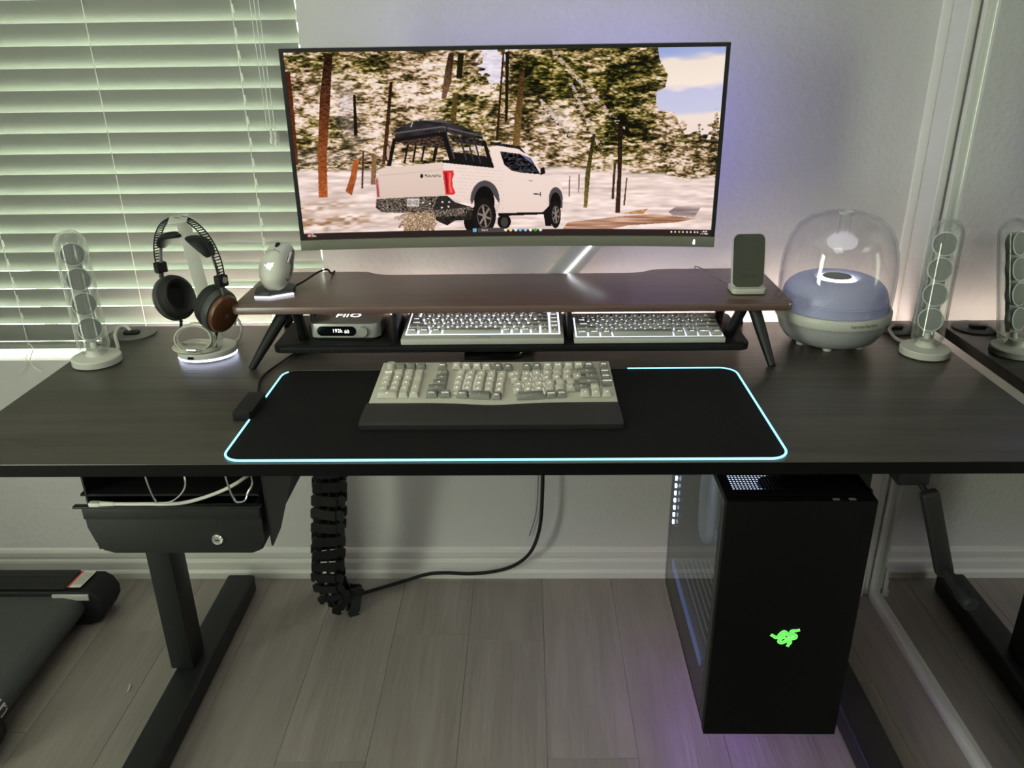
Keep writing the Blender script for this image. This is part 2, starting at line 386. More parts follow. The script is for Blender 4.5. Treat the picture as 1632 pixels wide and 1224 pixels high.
MB().box(-.76, .68, 1.41, 1.45, .665, .69).build('crossbeam', 'black_metal', desk, bev=.002)
cr = MB().box(.565, .612, 1.09, 1.20, .690, .7174).build('crank_housing', 'black_matte', desk, bev=.002)
MB().tube([(.598, 1.12, .700), (.604, 1.078, .684)], .0048, 10).build('rod', 'black_metal', cr)
MB().bar((.603, 1.070, .692), (.650, 1.062, .548), .026, .018, (0, 1, 0)).build('crank_arm', 'black_matte', desk, bev=.006, seg=3)
MB().tube(spline([(.648, 1.066, .556), (.652, 1.035, .551), (.655, .985, .546)]), [.0085]*6+[.0095]*5+[.012]*5+[.010], 12).build('crank_grip', 'black_matte', desk, smooth=True)
led = thing('desk_light_strip', 'glowing warm white light strip along the back edge of the desk', 'light strip', (0, 1.727, .72))
MB().box(DX0+.02, DX1-.02, 1.7264, 1.7282, .7185, .7385).build('carrier', 'white_plastic', led)
MB().box(DX0+.025, DX1-.025, 1.7283, 1.7300, .7215, .7355).build('diodes', 'led_warm', led)

# cable grommets and speaker cables
for cx, lab in ((-.868, 'round grey grommet cover in the desktop near the window blind'), (.79, 'round dark grommet cover in the desktop behind the speaker by the mirror')):
    g = thing('desk_grommet', lab, 'grommet', (cx, 1.672, DZ1), group='grommets in the desktop')
    MB().lathe([(.046, 0), (.0465, .0025), (.043, .004), (.02, .0042), (.018, .0036)], (cx, 1.672, DZ1), 40).build('cover', 'grey_plastic' if cx < 0 else 'dark_plastic', g, smooth=True)
    MB().prism(rrect(cx-.018, cx+.016, 1.655, 1.675, .007), DZ1+.0038, DZ1+.010).build('cable_gate', 'black_matte', g, bev=.002)
# ---------------------------------------------------------------- monitor
MX, MY, MZ0, MZ1, MW, SAG = -.0405, 1.55, .953, 1.318, .803, .022
mon = thing('curved_monitor', 'wide curved monitor with thin black bezel showing a pickup truck in snowy forest', 'monitor', (MX, MY, MZ0))
def arc(x): return MY + SAG*(1-(2*(x-MX)/MW)**2)
def curved(x0, x1, y0, y1, z0, z1, n=24):
    mb = MB(); vs = []; fs = []
    for i in range(n+1):
        x = x0+(x1-x0)*i/n; a = arc(x)
        vs += [(x, a+y0, z0), (x, a+y1, z0), (x, a+y1, z1), (x, a+y0, z1)]
    for i in range(n):
        for k in range(4): fs.append((4*i+k, 4*i+(k+1) % 4, 4*i+4+(k+1) % 4, 4*i+4+k))
    fs += [(3, 2, 1, 0), (4*n, 4*n+1, 4*n+2, 4*n+3)]
    return mb.add(vs, fs)
xa, xb = MX-MW/2, MX+MW/2
curved(xa, xb, .0045, .028, MZ0+.0005, MZ1).build('shell', 'monitor_shell', mon, bev=.002)
curved(xa+.001, xb-.001, -.004, .0044, MZ0, MZ0+.020).build('chin', 'monitor_shell', mon, bev=.002)
curved(xa+.001, xb-.001, .001, .0044, MZ1-.0075, MZ1-.001).build('bezel', 'black_gloss', mon)
curved(xa+.001, xa+.0085, .001, .0044, MZ0+.0202, MZ1-.0076).build('bezel', 'black_gloss', mon)
curved(xb-.0085, xb-.001, .001, .0044, MZ0+.0202, MZ1-.0076).build('bezel', 'black_gloss', mon)
hub = MB().box(MX-.12, MX+.12, MY+.052, MY+.085, 1.05, 1.25).build('rear_housing', 'monitor_shell', mon, bev=.01)
curved(MX-.26, MX+.33, .0285, .0310, 1.257, 1.2625).build('bias_light', 'led_violet', mon)
curved(MX+.330, MX+.348, .0285, .0310, 1.02, 1.255).build('bias_light', 'led_violet', mon)
lg = MB()   # small lit head-shaped emblem on the chin
lg.add([(.321+u*.0042, arc(.321)-.0042, MZ0+.0105+v*.0052) for u, v in ((0, 1), (-.35, .55), (-.55, -.1), (-.62, -.75), (-.3, -1), (.3, -1), (.62, -.75), (.55, -.1), (.35, .55))], [tuple(range(9))])
lg.build('emblem', 'legend_bright', mon)
# the picture on the screen, painted into vertex colours of a fine curved grid
NU, NV = 960, 400
Xc = [(447.6, 82.), (1154.7, 74.7), (1129., 378.), (478.8, 380.)]
def homog(src, dst):
    A = []; b = []
    for (x, y), (u, v) in zip(src, dst):
        A += [[x, y, 1, 0, 0, 0, -u*x, -u*y], [0, 0, 0, x, y, 1, -v*x, -v*y]]; b += [u, v]
    h = np.linalg.solve(np.array(A, float), np.array(b, float)); return np.append(h, 1).reshape(3, 3)
UV = [(0, 0), (NU, 0), (NU, NV), (0, NV)]
Hi = homog(UV, Xc); Hf = homog(Xc, UV)
jj, ii = np.meshgrid(np.arange(NU+1), np.arange(NV+1))
d = Hi[2, 0]*jj+Hi[2, 1]*ii+Hi[2, 2]
PX = (Hi[0, 0]*jj+Hi[0, 1]*ii+Hi[0, 2])/d; PY = (Hi[1, 0]*jj+Hi[1, 1]*ii+Hi[1, 2])/d
rng = np.random.RandomState(3)
def vn(sx, sy, shear=0., seed=0):
    r = np.random.RandomState(seed); gx = (PX-380+shear*(PY-80))/sx; gy = (PY-60)/sy
    gx = gx-gx.min(); gy = gy-gy.min()
    G = r.rand(int(gy.max())+3, int(gx.max())+3); x0 = gx.astype(int); y0 = gy.astype(int); fx = gx-x0; fy = gy-y0
    fx = fx*fx*(3-2*fx); fy = fy*fy*(3-2*fy)
    return (G[y0, x0]*(1-fx)+G[y0, x0+1]*fx)*(1-fy)+(G[y0+1, x0]*(1-fx)+G[y0+1, x0+1]*fx)*fy
def blobs(L):
    o = np.zeros_like(PX)
    for cx, cy, rx, ry, a in L: o += a*np.exp(-((PX-cx)/rx)**2-((PY-cy)/ry)**2)
    return o
b = blobs([(520, 95, 90, 26, -.17), (520, 180, 50, 60, .06), (650, 150, 50, 50, .10), (700, 190, 40, 40, .04), (590, 130, 60, 40, -.02), (470, 240, 60, 14, -.06), (540, 240, 40, 16, -.10),
    (860, 120, 60, 45, -.20), (830, 100, 30, 40, -.10), (920, 170, 60, 40, -.07), (1005, 120, 42, 52, -.20), (985, 200, 40, 40, -.17), (930, 110, 30, 30, -.03), (890, 230, 40, 45, .12), (940, 255, 34, 30, .06), (1080, 240, 34, 45, -.03), (1120, 260, 28, 50, -.05), (1060, 275, 60, 18, .05),
    (740, 120, 40, 60, -.06), (770, 180, 30, 34, .02), (1125, 235, 20, 30, -.05)])
fol = .30*vn(11, 4.6, .55, 1)+.22*vn(6, 2.2, -.45, 2)+.24*vn(30, 17, .3, 4)+.24*vn(3.4, 1.5, .3, 5)
fol = .538+(fol-.5)*1.34+b*.95
tint = vn(34, 26, 0, 6)*.6+vn(12, 8, .4, 7)*.4
ramp = np.array([[22, 18, 12], [52, 44, 26], [104, 86, 52], [176, 146, 112], [226, 200, 180], [246, 228, 218]], float)
ramg = np.array([[16, 17, 8], [44, 46, 16], [104, 98, 34], [170, 148, 78], [226, 204, 176], [247, 230, 216]], float)
pos = np.array([.16, .32, .45, .56, .68, .84])
def cmap(t, R): return np.stack([np.interp(t, pos, R[:, k]) for k in range(3)], -1)
gm = np.clip(blobs([(880, 120, 80, 60, .75), (740, 170, 60, 50, .7), (1000, 150, 60, 90, .55), (520, 95, 90, 24, .55), (490, 205, 60, 26, .65), (590, 120, 40, 30, .3), (960, 220, 50, 40, .5)])+(tint-.5)*.8, 0, 1)[..., None]
IMG = cmap(fol, ramp)*(1-gm)+cmap(fol, ramg)*gm
lav = np.clip(blobs([(545, 165, 14, 34, .7), (560, 215, 20, 20, .4), (880, 185, 18, 14, .6), (500, 250, 60, 10, .45)]), 0, 1)[..., None]
IMG = IMG*(1-lav*.6)+np.array([206, 196, 208.])*lav*.6
def inpoly(P):
    P = np.array(P, float); x0, y0 = P.min(0)-1; x1, y1 = P.max(0)+1; m = np.zeros(PX.shape, bool)
    idx = np.where((PX > x0) & (PX < x1) & (PY > y0) & (PY < y1))
    if not len(idx[0]): return m
    x = PX[idx]; y = PY[idx]; c = np.zeros(x.shape, bool); j = len(P)-1
    for i in range(len(P)):
        xi, yi = P[i]; xj, yj = P[j]
        if yi != yj: c ^= ((yi > y) != (yj > y)) & (x < (xj-xi)*(y-yi)/(yj-yi)+xi)
        j = i
    m[idx] = c; return m
def fill(P, col, col2=None, n=0, amp=0):
    m = inpoly(P)
    if not m.any(): return m
    c = np.array(col, float)[None, :].repeat(m.sum(), 0)
    if col2 is not None:
        t = (PY[m]-PY[m].min())/max(np.ptp(PY[m]), 1e-6); c = c*(1-t[:, None])+np.array(col2, float)*t[:, None]
    if amp: c = c+((NZ[n][m]-.5)*2*amp)[:, None]
    IMG[m] = c; return m
NZ = [vn(3, 1.5, .2, 11), vn(8, 3, .3, 12), vn(30, 2.2, .0, 13), vn(1.4, 1.4, 0, 14), vn(16, 5, .1, 15)]
# sky
pm_ = (blobs([(781, 100, 22, 34, 1.)])+(vn(6, 5, .4, 41)-.5)*.9) > .45; IMG[pm_] = np.array([222, 213, 224.])-((NZ[1][pm_]-.5)*36)[:, None]
skp = inpoly([(1044, 78), (1160, 70), (1158, 200), (1088, 205), (1070, 175), (1040, 170), (1038, 148), (1060, 140), (1064, 122), (1050, 100)])
s1 = PY + (PX-1050)*.10 + (vn(26, 10, .3, 21)-.5)*9
skc = np.stack([np.interp(s1, [80, 92, 101, 140, 149, 182, 190, 210], r) for r in ([150, 170, 238, 244, 196, 200, 240, 238], [165, 178, 222, 228, 194, 200, 222, 218], [212, 216, 208, 214, 222, 224, 212, 208])], -1)
sk = inpoly([(1046, 70), (1170, 66), (1165, 225), (1092, 222), (1072, 180), (1046, 176), (1042, 148), (1058, 140), (1062, 122), (1050, 100)]) & ((PY-195-(PX-1100)*.1)/30+(vn(7, 6, .3, 43)-.5)*1.6 < .5)
IMG[sk] = skc[sk]
# distant small firs against the sky
for cx, top, hh, w in ((1064, 178, 100, 19), (1139, 172, 110, 22), (1112, 200, 90, 16), (1090, 225, 60, 14)):
    m = (np.abs(PX-cx) < w*np.clip((PY-top)/hh, 0, 1)*(.75+.5*NZ[1])) & (PY > top) & (PY < top+hh) & (NZ[0] < .62)
    IMG[m] = cmap(fol-.10, ramp)[m]
# big fir on the right
m = inpoly([(960, 82), (1040, 78), (1064, 122), (1048, 132), (1042, 165), (1046, 200), (1018, 235), (960, 232), (966, 160)]) & (NZ[0]*.6+NZ[1]*.4 < .60)
IMG[m] = (cmap(fol-.09, ramg)*.7+cmap(fol-.09, ramp)*.3)[m]
# leaning snowy branches
for a, bb, w in (((880, 84), (990, 205), 3), ((905, 130), (955, 240), 3), ((858, 160), (905, 215), 2.5)):
    t = np.clip(((PX-a[0])*(bb[0]-a[0])+(PY-a[1])*(bb[1]-a[1]))/((bb[0]-a[0])**2+(bb[1]-a[1])**2), 0, 1)
    dd = np.hypot(PX-a[0]-t*(bb[0]-a[0]), PY-a[1]-t*(bb[1]-a[1]))
    m = dd < w*(.4+NZ[0]); m &= (NZ[0]*.5+NZ[1]*.5) > .5; IMG[m] = np.array([222, 200, 184.])-60*NZ[3][m][:, None]
    m = (dd > w*1.4) & (dd < w*3) & (PX < a[0]+t*(bb[0]-a[0])) & (NZ[0] < .42); IMG[m] = np.array([52, 46, 26.])
# snow ground
edge = 268+(vn(40, 30, 0, 31)-.5)*10+np.clip((PX-900)/250, 0, 1)*18
g = np.clip((PY-edge)/6, 0, 1)[..., None]
sn = np.array([231, 209, 200.])+((vn(40, 4, .5, 32)-.5)*46+(vn(14, 2.6, .2, 33)-.5)*30)[..., None]
br = np.clip(blobs([(500, 355, 60, 12, 1.0), (525, 325, 40, 7, .6), (480, 330, 40, 8, .5), (560, 350, 40, 10, .5)])*(vn(10, 3, .3, 34)*1.7-.45), 0, 1)[..., None]
sn = sn*(1-br)+np.array([150, 112, 78.])*br
IMG = IMG*(1-g)+sn*g
fill([(890, 371), (900, 358), (985, 348), (1040, 344), (1110, 350), (1075, 357), (1000, 362), (960, 371)], (176, 132, 108), n=2, amp=46)
fill([(1062, 340), (1075, 331), (1114, 332), (1104, 348), (1070, 346)], (150, 128, 126), n=2, amp=40)
fill([(990, 343), (1012, 338), (1030, 335), (1022, 344)], (196, 140, 96), n=0, amp=30)
# trunks
fill([(448, 112), (458, 112), (464, 180), (470, 260), (463, 262)], (70, 34, 20), (96, 50, 30), 0, 14)
fill([(512, 84), (524, 84), (519, 180), (514, 250), (515, 313), (501, 313), (500, 240), (504, 150)], (34, 20, 14), (172, 88, 42), 0, 22)
fill([(556, 253), (565, 253), (560, 285), (553, 311), (543, 304), (551, 280)], (172, 92, 44), (150, 78, 40), 0, 20)
fill([(556, 150), (560, 150), (563, 215), (557, 215)], (30, 22, 14))
fill([(614, 130), (619, 130), (612, 215), (606, 262), (601, 262)], (36, 22, 14), (84, 50, 32), 0, 14)
fill([(585, 248), (593, 246), (591, 294), (583, 294)], (132, 96, 66), n=0, amp=20); fill([(570, 240), (573, 240), (571, 300), (568, 300)], (70, 48, 34))
fill([(709, 84), (718, 84), (713, 130), (704, 157), (697, 157), (703, 112)], (48, 34, 22), (120, 84, 58), 0, 18)
fill([(724, 84), (734, 84), (730, 125), (721, 125)], (30, 28, 12)); fill([(716, 148), (724, 148), (720, 196), (711, 196)], (84, 66, 34), n=0, amp=18)
fill([(796, 83), (799, 83), (788, 226), (784, 226)], (52, 30, 20)); fill([(801, 82), (807, 82), (804, 190), (799, 200)], (30, 24, 16))
fill([(824, 112), (832, 112), (827, 180), (822, 242), (811, 242), (816, 180)], (66, 46, 26), (128, 98, 50), 0, 22)
fill([(941, 215), (946, 215), (938, 270), (932, 334), (926, 334), (929, 280)], (40, 36, 16), (120, 106, 48), 0, 22)
fill([(982, 200), (990, 200), (988, 270), (985, 342), (977, 342), (981, 280)], (34, 24, 18), (60, 40, 30), 0, 12)
fill([(975, 262), (979, 262), (975, 320), (971, 320)], (66, 44, 34)); fill([(995, 285), (997, 285), (993, 330), (990, 330)], (96, 66, 50))
fill([(903, 282), (905, 282), (904, 316), (902, 316)], (110, 84, 70)); fill([(918, 280), (920, 280), (919, 310), (917, 310)], (120, 92, 78))
# pickup truck
def Z(P): return [(580+x/5.1, 170+y/5.1) for x, y in P]
def ell(cx, cy, rx, ry, a0=0, a1=360, n=28): return [(cx+rx*math.cos(math.radians(a0+(a1-a0)*k/n)), cy+ry*math.sin(math.radians(a0+(a1-a0)*k/n))) for k in range(n+1)]
def ln(x0, y0, x1, y1, w): dx = x1-x0; dy = y1-y0; L = math.hypot(dx, dy); a = -dy/L*w/2; c = dx/L*w/2; return [(x0+a, y0+c), (x1+a, y1+c), (x1-a, y1-c), (x0-a, y0-c)]
K = (26, 22, 22)
fill(Z(ell(830, 945, 55, 90)), (24, 20, 18)); fill(Z(ell(1108, 950, 56, 62)), (24, 20, 18)); fill(Z(ell(1110, 955, 30, 40)), (66, 60, 56))
fill(Z([(520, 890), (860, 830), (870, 930), (700, 940), (640, 978), (600, 962), (540, 930)]), (40, 34, 30), n=3, amp=26)
fill(Z([(600, 455), (1028, 505), (985, 335), (1060, 322), (1250, 355), (1335, 420), (1405, 520), (1425, 565), (1540, 612), (1585, 640), (1592, 720), (1480, 850), (1440, 882), (1060, 885), (1050, 800), (840, 805), (700, 765), (640, 738)]), (240, 219, 209), (232, 208, 197))
fill(Z([(75, 512), (110, 500), (600, 455), (628, 738), (100, 747), (78, 610)]), (226, 203, 190), (216, 191, 178))
fill(Z([(90, 556), (560, 520), (600, 500), (600, 508), (560, 528), (90, 564)]), (208, 184, 172))
for r in range(13):
    y = 505+28*r
    for k in range(16):
        x = 720+k*24+(r % 2)*11
        if rng.rand() < .8 and x < 1130 and y-500 < (x-500)*1.2 and not (840 < x < 1065 and y > 620): fill(Z(ln(x, y+(x-720)*.07, x+14, y+1+(x-706)*.07, 3.4)), (196, 172, 162))
fill(Z([(1075, 370), (1240, 392), (1330, 428), (1412, 562), (1250, 548), (1170, 530), (1110, 480)]), (34, 32, 36), n=0, amp=50)
fill(Z([(1240, 394), (1325, 432), (1350, 478), (1300, 440)]), (104, 112, 150)); fill(Z([(1410, 512), (1440, 500), (1452, 552), (1410, 570)]), K)
fill(Z([(995, 288), (1240, 330), (1292, 392), (1268, 382), (1228, 352), (995, 314)]), (40, 36, 38), n=0, amp=24)
fill(Z(ln(1305, 613, 1345, 615, 6)), (150, 130, 122)); fill(Z(ln(1348, 722, 1412, 726, 9)), K); fill(Z(ln(1410, 708, 1410, 742, 8)), K)
fill(Z([(225, 285), (600, 228), (625, 330), (560, 342), (320, 306)]), (62, 48, 38), n=0, amp=40)
fill(Z([(640, 228), (940, 282), (952, 330), (700, 292)]), (44, 38, 36), n=0, amp=30); fill(Z([(680, 372), (960, 410), (1004, 490), (704, 440)]), (26, 24, 24)); fill(Z([(692, 345), (905, 325), (935, 350), (700, 372)]), (214, 196, 186))
for q in ((320, 302, 291, 462), (385, 310, 360, 456), (455, 320, 430, 452)): fill(Z(ln(*q, 17)), K)
fill(Z(ln(552, 338, 528, 452, 28)), K)
fill(Z([(196, 262), (226, 262), (182, 482), (145, 482)]), K); fill(Z(ell(152, 375, 20, 72)), (40, 34, 32)); fill(Z(ell(157, 375, 11, 60)), (196, 160, 132))
fill(Z([(200, 258), (600, 206), (612, 234), (208, 288)]), K); fill(Z([(590, 205), (640, 210), (712, 442), (660, 450)]), K); fill(Z(ln(640, 225, 700, 430, 8)), (84, 80, 80))
for q in ((745, 248, 800, 440), (805, 262, 860, 450), (865, 275, 915, 465)): fill(Z(ln(*q, 14)), (52, 50, 52))
fill(Z([(928, 268), (962, 290), (1022, 496), (985, 492)]), K); fill(Z([(600, 438), (700, 440), (1028, 492), (1022, 508), (600, 460)]), K)
fill(Z([(212, 190), (285, 150), (360, 118), (590, 108), (700, 140), (820, 185), (930, 228), (936, 272), (600, 204), (214, 262)]), (44, 40, 42), n=4, amp=16)
fill(Z([(216, 208), (600, 158), (932, 240), (934, 250), (600, 172), (216, 220)]), (96, 90, 92)); fill(Z([(440, 112), (590, 108), (690, 138), (560, 128)]), (86, 80, 82))
for x in (640, 780, 902): fill(Z(ln(x, 165+(x-640)*.25, x, 212+(x-640)*.24, 6)), (18, 16, 18))
fill(Z(ln(345, 165, 360, 122, 6)), (210, 196, 186))
fill(Z([(602, 525), (690, 525), (696, 560), (681, 600), (686, 660), (708, 710), (692, 724), (626, 724)]), (214, 52, 54)); fill(Z([(618, 540), (640, 540), (648, 712), (636, 712)]), (150, 26, 32)); fill(Z([(656, 545), (672, 545), (668, 640), (684, 706), (664, 706), (654, 640)]), (246, 104, 96))
fill(Z([(52, 580), (76, 568), (96, 742), (64, 742)]), (206, 160, 154)); fill(Z([(58, 590), (70, 588), (84, 736), (70, 736)]), (150, 62, 66))
fill(Z([(60, 750), (640, 732), (700, 785), (840, 832), (780, 900), (540, 905), (330, 872), (100, 862), (55, 820)]), (92, 82, 72), n=3, amp=80)
fill(Z([(560, 740), (640, 732), (700, 785), (838, 828), (700, 838), (520, 850)]), (46, 42, 40), n=3, amp=16)
sp_ = ((((PX-656.5)/30)**4+((PY-355)/20)**4) < .6+(vn(5, 4, 0, 42)-.5)*1.3); IMG[sp_] = np.array([162, 134, 108.])+((NZ[3][sp_]-.5)*130)[:, None]; fill(Z([(200, 900), (330, 880), (300, 915), (205, 925)]), (190, 164, 140), n=3, amp=30)
for x, y in ((600, 785), (655, 785), (595, 830), (650, 822), (440, 787), (498, 797)): fill(Z(ell(x, y, 8, 7)), (238, 222, 208))
fill(Z([(310, 752), (411, 752), (408, 818), (308, 818)]), (206, 196, 190))
fill(Z(ell(950, 770, 120, 160, 178, 362)+[(1050, 880), (1068, 800), (1000, 700), (900, 690), (840, 810)]), (78, 72, 74)); fill(Z(ell(945, 790, 85, 135)), (20, 17, 17))
fill(Z(ell(943, 900, 98, 148)), (28, 24, 24)); fill(Z(ell(945, 905, 60, 98)), (92, 82, 76)); fill(Z(ell(945, 905, 52, 88)), (34, 28, 26))
for k in range(6):
    t = math.radians(60*k+15); fill(Z(ln(945, 905, 945+52*math.cos(t), 905+88*math.sin(t), 15)), (142, 128, 118))
fill(Z(ell(1536, 765, 58, 98, 178, 362)+[(1590, 840), (1478, 840)]), (80, 74, 76)); fill(Z(ell(1534, 800, 44, 90)), (22, 19, 19)); fill(Z([(1430, 870), (1500, 800), (1500, 990), (1450, 990)]), (26, 22, 22))
fill(Z(ell(1532, 895, 46, 112)), (28, 24, 24)); fill(Z(ell(1536, 895, 32, 74)), (98, 88, 82)); fill(Z(ell(1536, 895, 26, 64)), (36, 30, 28))
for k in range(6):
    t = math.radians(60*k+20); fill(Z(ln(1536, 895, 1536+28*math.cos(t), 895+66*math.sin(t), 10)), (146, 130, 120))
fill(Z([(1060, 880), (1440, 872), (1440, 892), (1060, 906)]), K)
F35 = {'T': '111010010010010', 'R': '110101110101101', 'A': '010101111101101', 'I': '111010010010111', 'L': '100100100100111', 'H': '101101111101101', 'U': '101101101101111', 'N': '111101101101101', 'E': '111100110100111', 'S': '111100111001111', 'a': '000011101101011', 'e': '000111111100111', 'r': '000110100100100', 'c': '000111100100111', 'h': '100100110101101',
    'D': '110101101101110', 'K': '101101110101101', '4': '101101111001001', '7': '111001010010010', '8': '111101111101111', '5': '111100111001111', '1': '010110010010111', '-': '000000111000000', '2': '111001111100111', '0': '111101101101111', ':': '000010000010000', '/': '001001010100100', 'P': '111101111100100', 'M': '101111111101101', ' ': '0'*15}
def pixtext(s, x, y, w, h, col):     # x, y = left and top in picture pixels
    for k, c in enumerate(s):
        bits = F35.get(c, '0'*15)
        for r in range(5):
            for q in range(3):
                if bits[r*3+q] == '1':
                    xx = x+(k*4+q)*w; yy = y+r*h; fill([(xx, yy), (xx+w*1.05, yy), (xx+w*1.05, yy+h*1.05), (xx, yy+h*1.05)], col)
fill(Z(ell(431, 568, 13, 18)), (36, 28, 28)); pixtext('TRAILHUNTER', 669.2, 279.4, .62, .8, (40, 32, 32)); pixtext('DKU-4785', 642.0, 320.5, .53, 1.5, (120, 110, 110))
# task bar
tb = np.where(ii > NV-15); IMG[tb] = (46, 36, 34)
def tbx(x): return x
def ico(x, y, w, h, col): fill([(x-w/2, y-h/2), (x+w/2, y-h/2), (x+w/2, y+h/2), (x-w/2, y+h/2)], col)
fill([(755.5, 366.5), (796, 366.5), (797.5, 370), (796, 373.4), (755.5, 373.4), (754, 370)], (78, 70, 66)); pixtext('Search', 761, 368.2, .40, .62, (220, 212, 204))
ico(749.5, 369.8, 5.4, 5.4, (98, 196, 240)); ico(749.5, 369.8, .5, 5.4, (46, 36, 34)); ico(749.5, 369.8, 5.4, .5, (46, 36, 34))
for x, col in ((799.5, (236, 228, 220)), (807.5, (246, 208, 110)), (816, (222, 228, 236)), (823.5, (120, 190, 236)), (831.7, (150, 200, 236)), (839.8, (240, 236, 232)), (847.8, (70, 214, 60)), (856, (228, 222, 216))): fill(ell(x, 369.8, 2.7, 2.5, n=8), col)
fill(ell(847.8, 369.8, 1.1, 1.0, n=8), (40, 60, 36))
for x in (1067, 1073, 1079.5, 1085.5, 1092, 1098, 1104, 1108.5): fill(ell(x, 372.3, 1.5, 1.5, n=6), (200, 220, 90) if x == 1079.5 else (222, 214, 208))
pixtext('4:58 PM', 1114.0, 370.0, .36, .48, (226, 218, 212)); pixtext('2/11/2025', 1113.0, 373.2, .33, .48, (226, 218, 212))
fill([(483, 373), (486.5, 370.5), (488.5, 372), (487.5, 376), (484, 375.5)], (222, 150, 140)); pixtext('41', 489.5, 370.3, .5, .5, (220, 212, 206)); fill([(489.5, 373.6), (496.5, 373.6), (496.5, 375.2), (489.5, 375.2)], (190, 180, 174))
IMG = np.clip(IMG, 0, 255)/255.
LINI = np.where(IMG <= .04045, IMG/12.92, ((IMG+.055)/1.055)**2.4)
sx0, sx1, sz0, sz1 = xa+.0085, xb-.0085, MZ0+.0202, MZ1-.0076
gx = sx0+(sx1-sx0)*jj/NU; gz = sz1-(sz1-sz0)*ii/NV; gy = MY+SAG*(1-(2*(gx-MX)/MW)**2)+.0030
co = np.stack([gx-MX, gy-MY, gz-MZ0], -1).reshape(-1, 3)
me = bpy.data.meshes.new('screen'); nvt = co.shape[0]; nf = NU*NV
me.vertices.add(nvt); me.vertices.foreach_set('co', co.ravel().astype(np.float32))
a = (np.arange(NV)[:, None]*(NU+1)+np.arange(NU)[None, :]).ravel()
q = np.stack([a, a+NU+1, a+NU+2, a+1], -1).ravel()
me.loops.add(nf*4); me.loops.foreach_set('vertex_index', q.astype(np.int32))
me.polygons.add(nf); me.polygons.foreach_set('loop_start', (np.arange(nf)*4).astype(np.int32))
me.update(calc_edges=True)
ca = me.color_attributes.new('picture', 'FLOAT_COLOR', 'POINT')
ca.data.foreach_set('color', np.concatenate([LINI.reshape(-1, 3), np.ones((nvt, 1))], 1).ravel().astype(np.float32))
m = bpy.data.materials.new('screen_picture'); m.use_nodes = True; nt = m.node_tree; nt.nodes.clear()
at = nt.nodes.new('ShaderNodeVertexColor'); at.layer_name = 'picture'; em = nt.nodes.new('ShaderNodeEmission'); em.inputs[1].default_value = 1.04
oo = nt.nodes.new('ShaderNodeOutputMaterial'); nt.links.new(at.outputs[0], em.inputs[0]); nt.links.new(em.outputs[0], oo.inputs[0])
me.materials.append(m); MATS['screen_picture'] = m
tag(link(bpy.data.objects.new('screen', me), mon), 'lit display showing a white pickup truck among snowy trees')
# arm that carries the monitor, with a light bar
arm = thing('monitor_arm', 'grey slanted monitor arm with a lit bar rising behind the shelf', 'monitor arm', (-.03, 1.745, .74))
MB().box(-.075, .015, 1.7305, 1.775, .716, .765).build('clamp', 'monitor_shell', arm, bev=.004)
MB().bar((-.020, 1.757, .735), (.230, 1.757, 1.02), .050, .022, (0, 1, 0)).build('lower_arm', 'white_plastic', arm, bev=.004)
MB().bar((.080, 1.7445, .845), (.176, 1.7445, .9545), .0034, .002, (0, 1, 0)).build('light_bar', 'led_white', arm)
MB().bar((.230, 1.748, 1.02), (MX, 1.70, 1.15), .030, .045, (0, 1, 0)).build('upper_arm', 'monitor_shell', arm, bev=.004)
MB().lathe([(.03, 0), (.03, .06)], (MX, 1.637, 1.15), 24, (0, 1, 0)).build('mount_head', 'monitor_shell', arm)
# ---------------------------------------------------------------- shelf riser with tray
RZ0, RZ1 = .840, .855
ris = thing('desk_riser', 'long walnut shelf riser with black V-shaped legs and a lower black tray', 'shelf', (-.035, 1.6, DZ1))
pl = [(.497, 1.495), (.507, 1.499), (.5115, 1.509), (.5115, 1.745), (.507, 1.754), (.498, 1.757), (.30, 1.757)]
pl += [(.275, 1.753), (.255, 1.737), (.235, 1.729), (.21, 1.727), (-.29, 1.727), (-.315, 1.729), (-.335, 1.737), (-.355, 1.753), (-.38, 1.757)]
pl += [(-.565, 1.757), (-.575, 1.754), (-.579, 1.745), (-.579, 1.509), (-.574, 1.499), (-.564, 1.495)]
MB().prism(pl, RZ0, RZ1).build('shelf', 'walnut', ris, bev=.0025)
TZ0, TZ1 = .7585, .7715
MB().prism(rrect(-.508, .436, 1.497, 1.70, .020), TZ0, TZ1).build('tray', 'black_matte', ris, bev=.002)
MB().prism(rrect(-.48, -.27, 1.502, 1.508, .0028), TZ1, TZ1+.003).build('tray_rib', 'black_matte', ris)
MB().prism(rrect(.40, .425, 1.502, 1.508, .0028), TZ1, TZ1+.003).build('tray_rib', 'black_matte', ris)
for s, topx, footx, inx in ((-1, -.480, -.5416, -.4555), (1, .442, .4702, .402)):
    for ty, fy, iy in ((1.523, 1.460, 1.545), (1.665, 1.715, 1.64)):
        lg_ = MB()
        n = 7
        lg_.tube([(topx, ty, RZ0-.001), ((topx+footx)/2, (ty+fy)/2, .79), (footx, fy, DZ1+.0005)], [.0125, .0105, .0072], 10)
        o = lg_.build('leg', 'black_metal', ris, smooth=True)
        MB().tube([(topx-s*.022, ty, RZ0-.002), (inx, iy, TZ1+.001)], [.011, .0105], 10).build('brace', 'black_metal', o, smooth=True)
        MB().box(min(topx, topx-s*.03)-.012, max(topx, topx-s*.03)+.012, ty-.013, ty+.013, RZ0-.005, RZ0-.0002).build('mounting_plate', 'black_metal', o, bev=.002)
for x in (-.266, .0825):
    MB().box(x-.0045, x+.0045, 1.53, 1.69, TZ1, RZ0).build('divider', 'black_metal', ris, bev=.001)

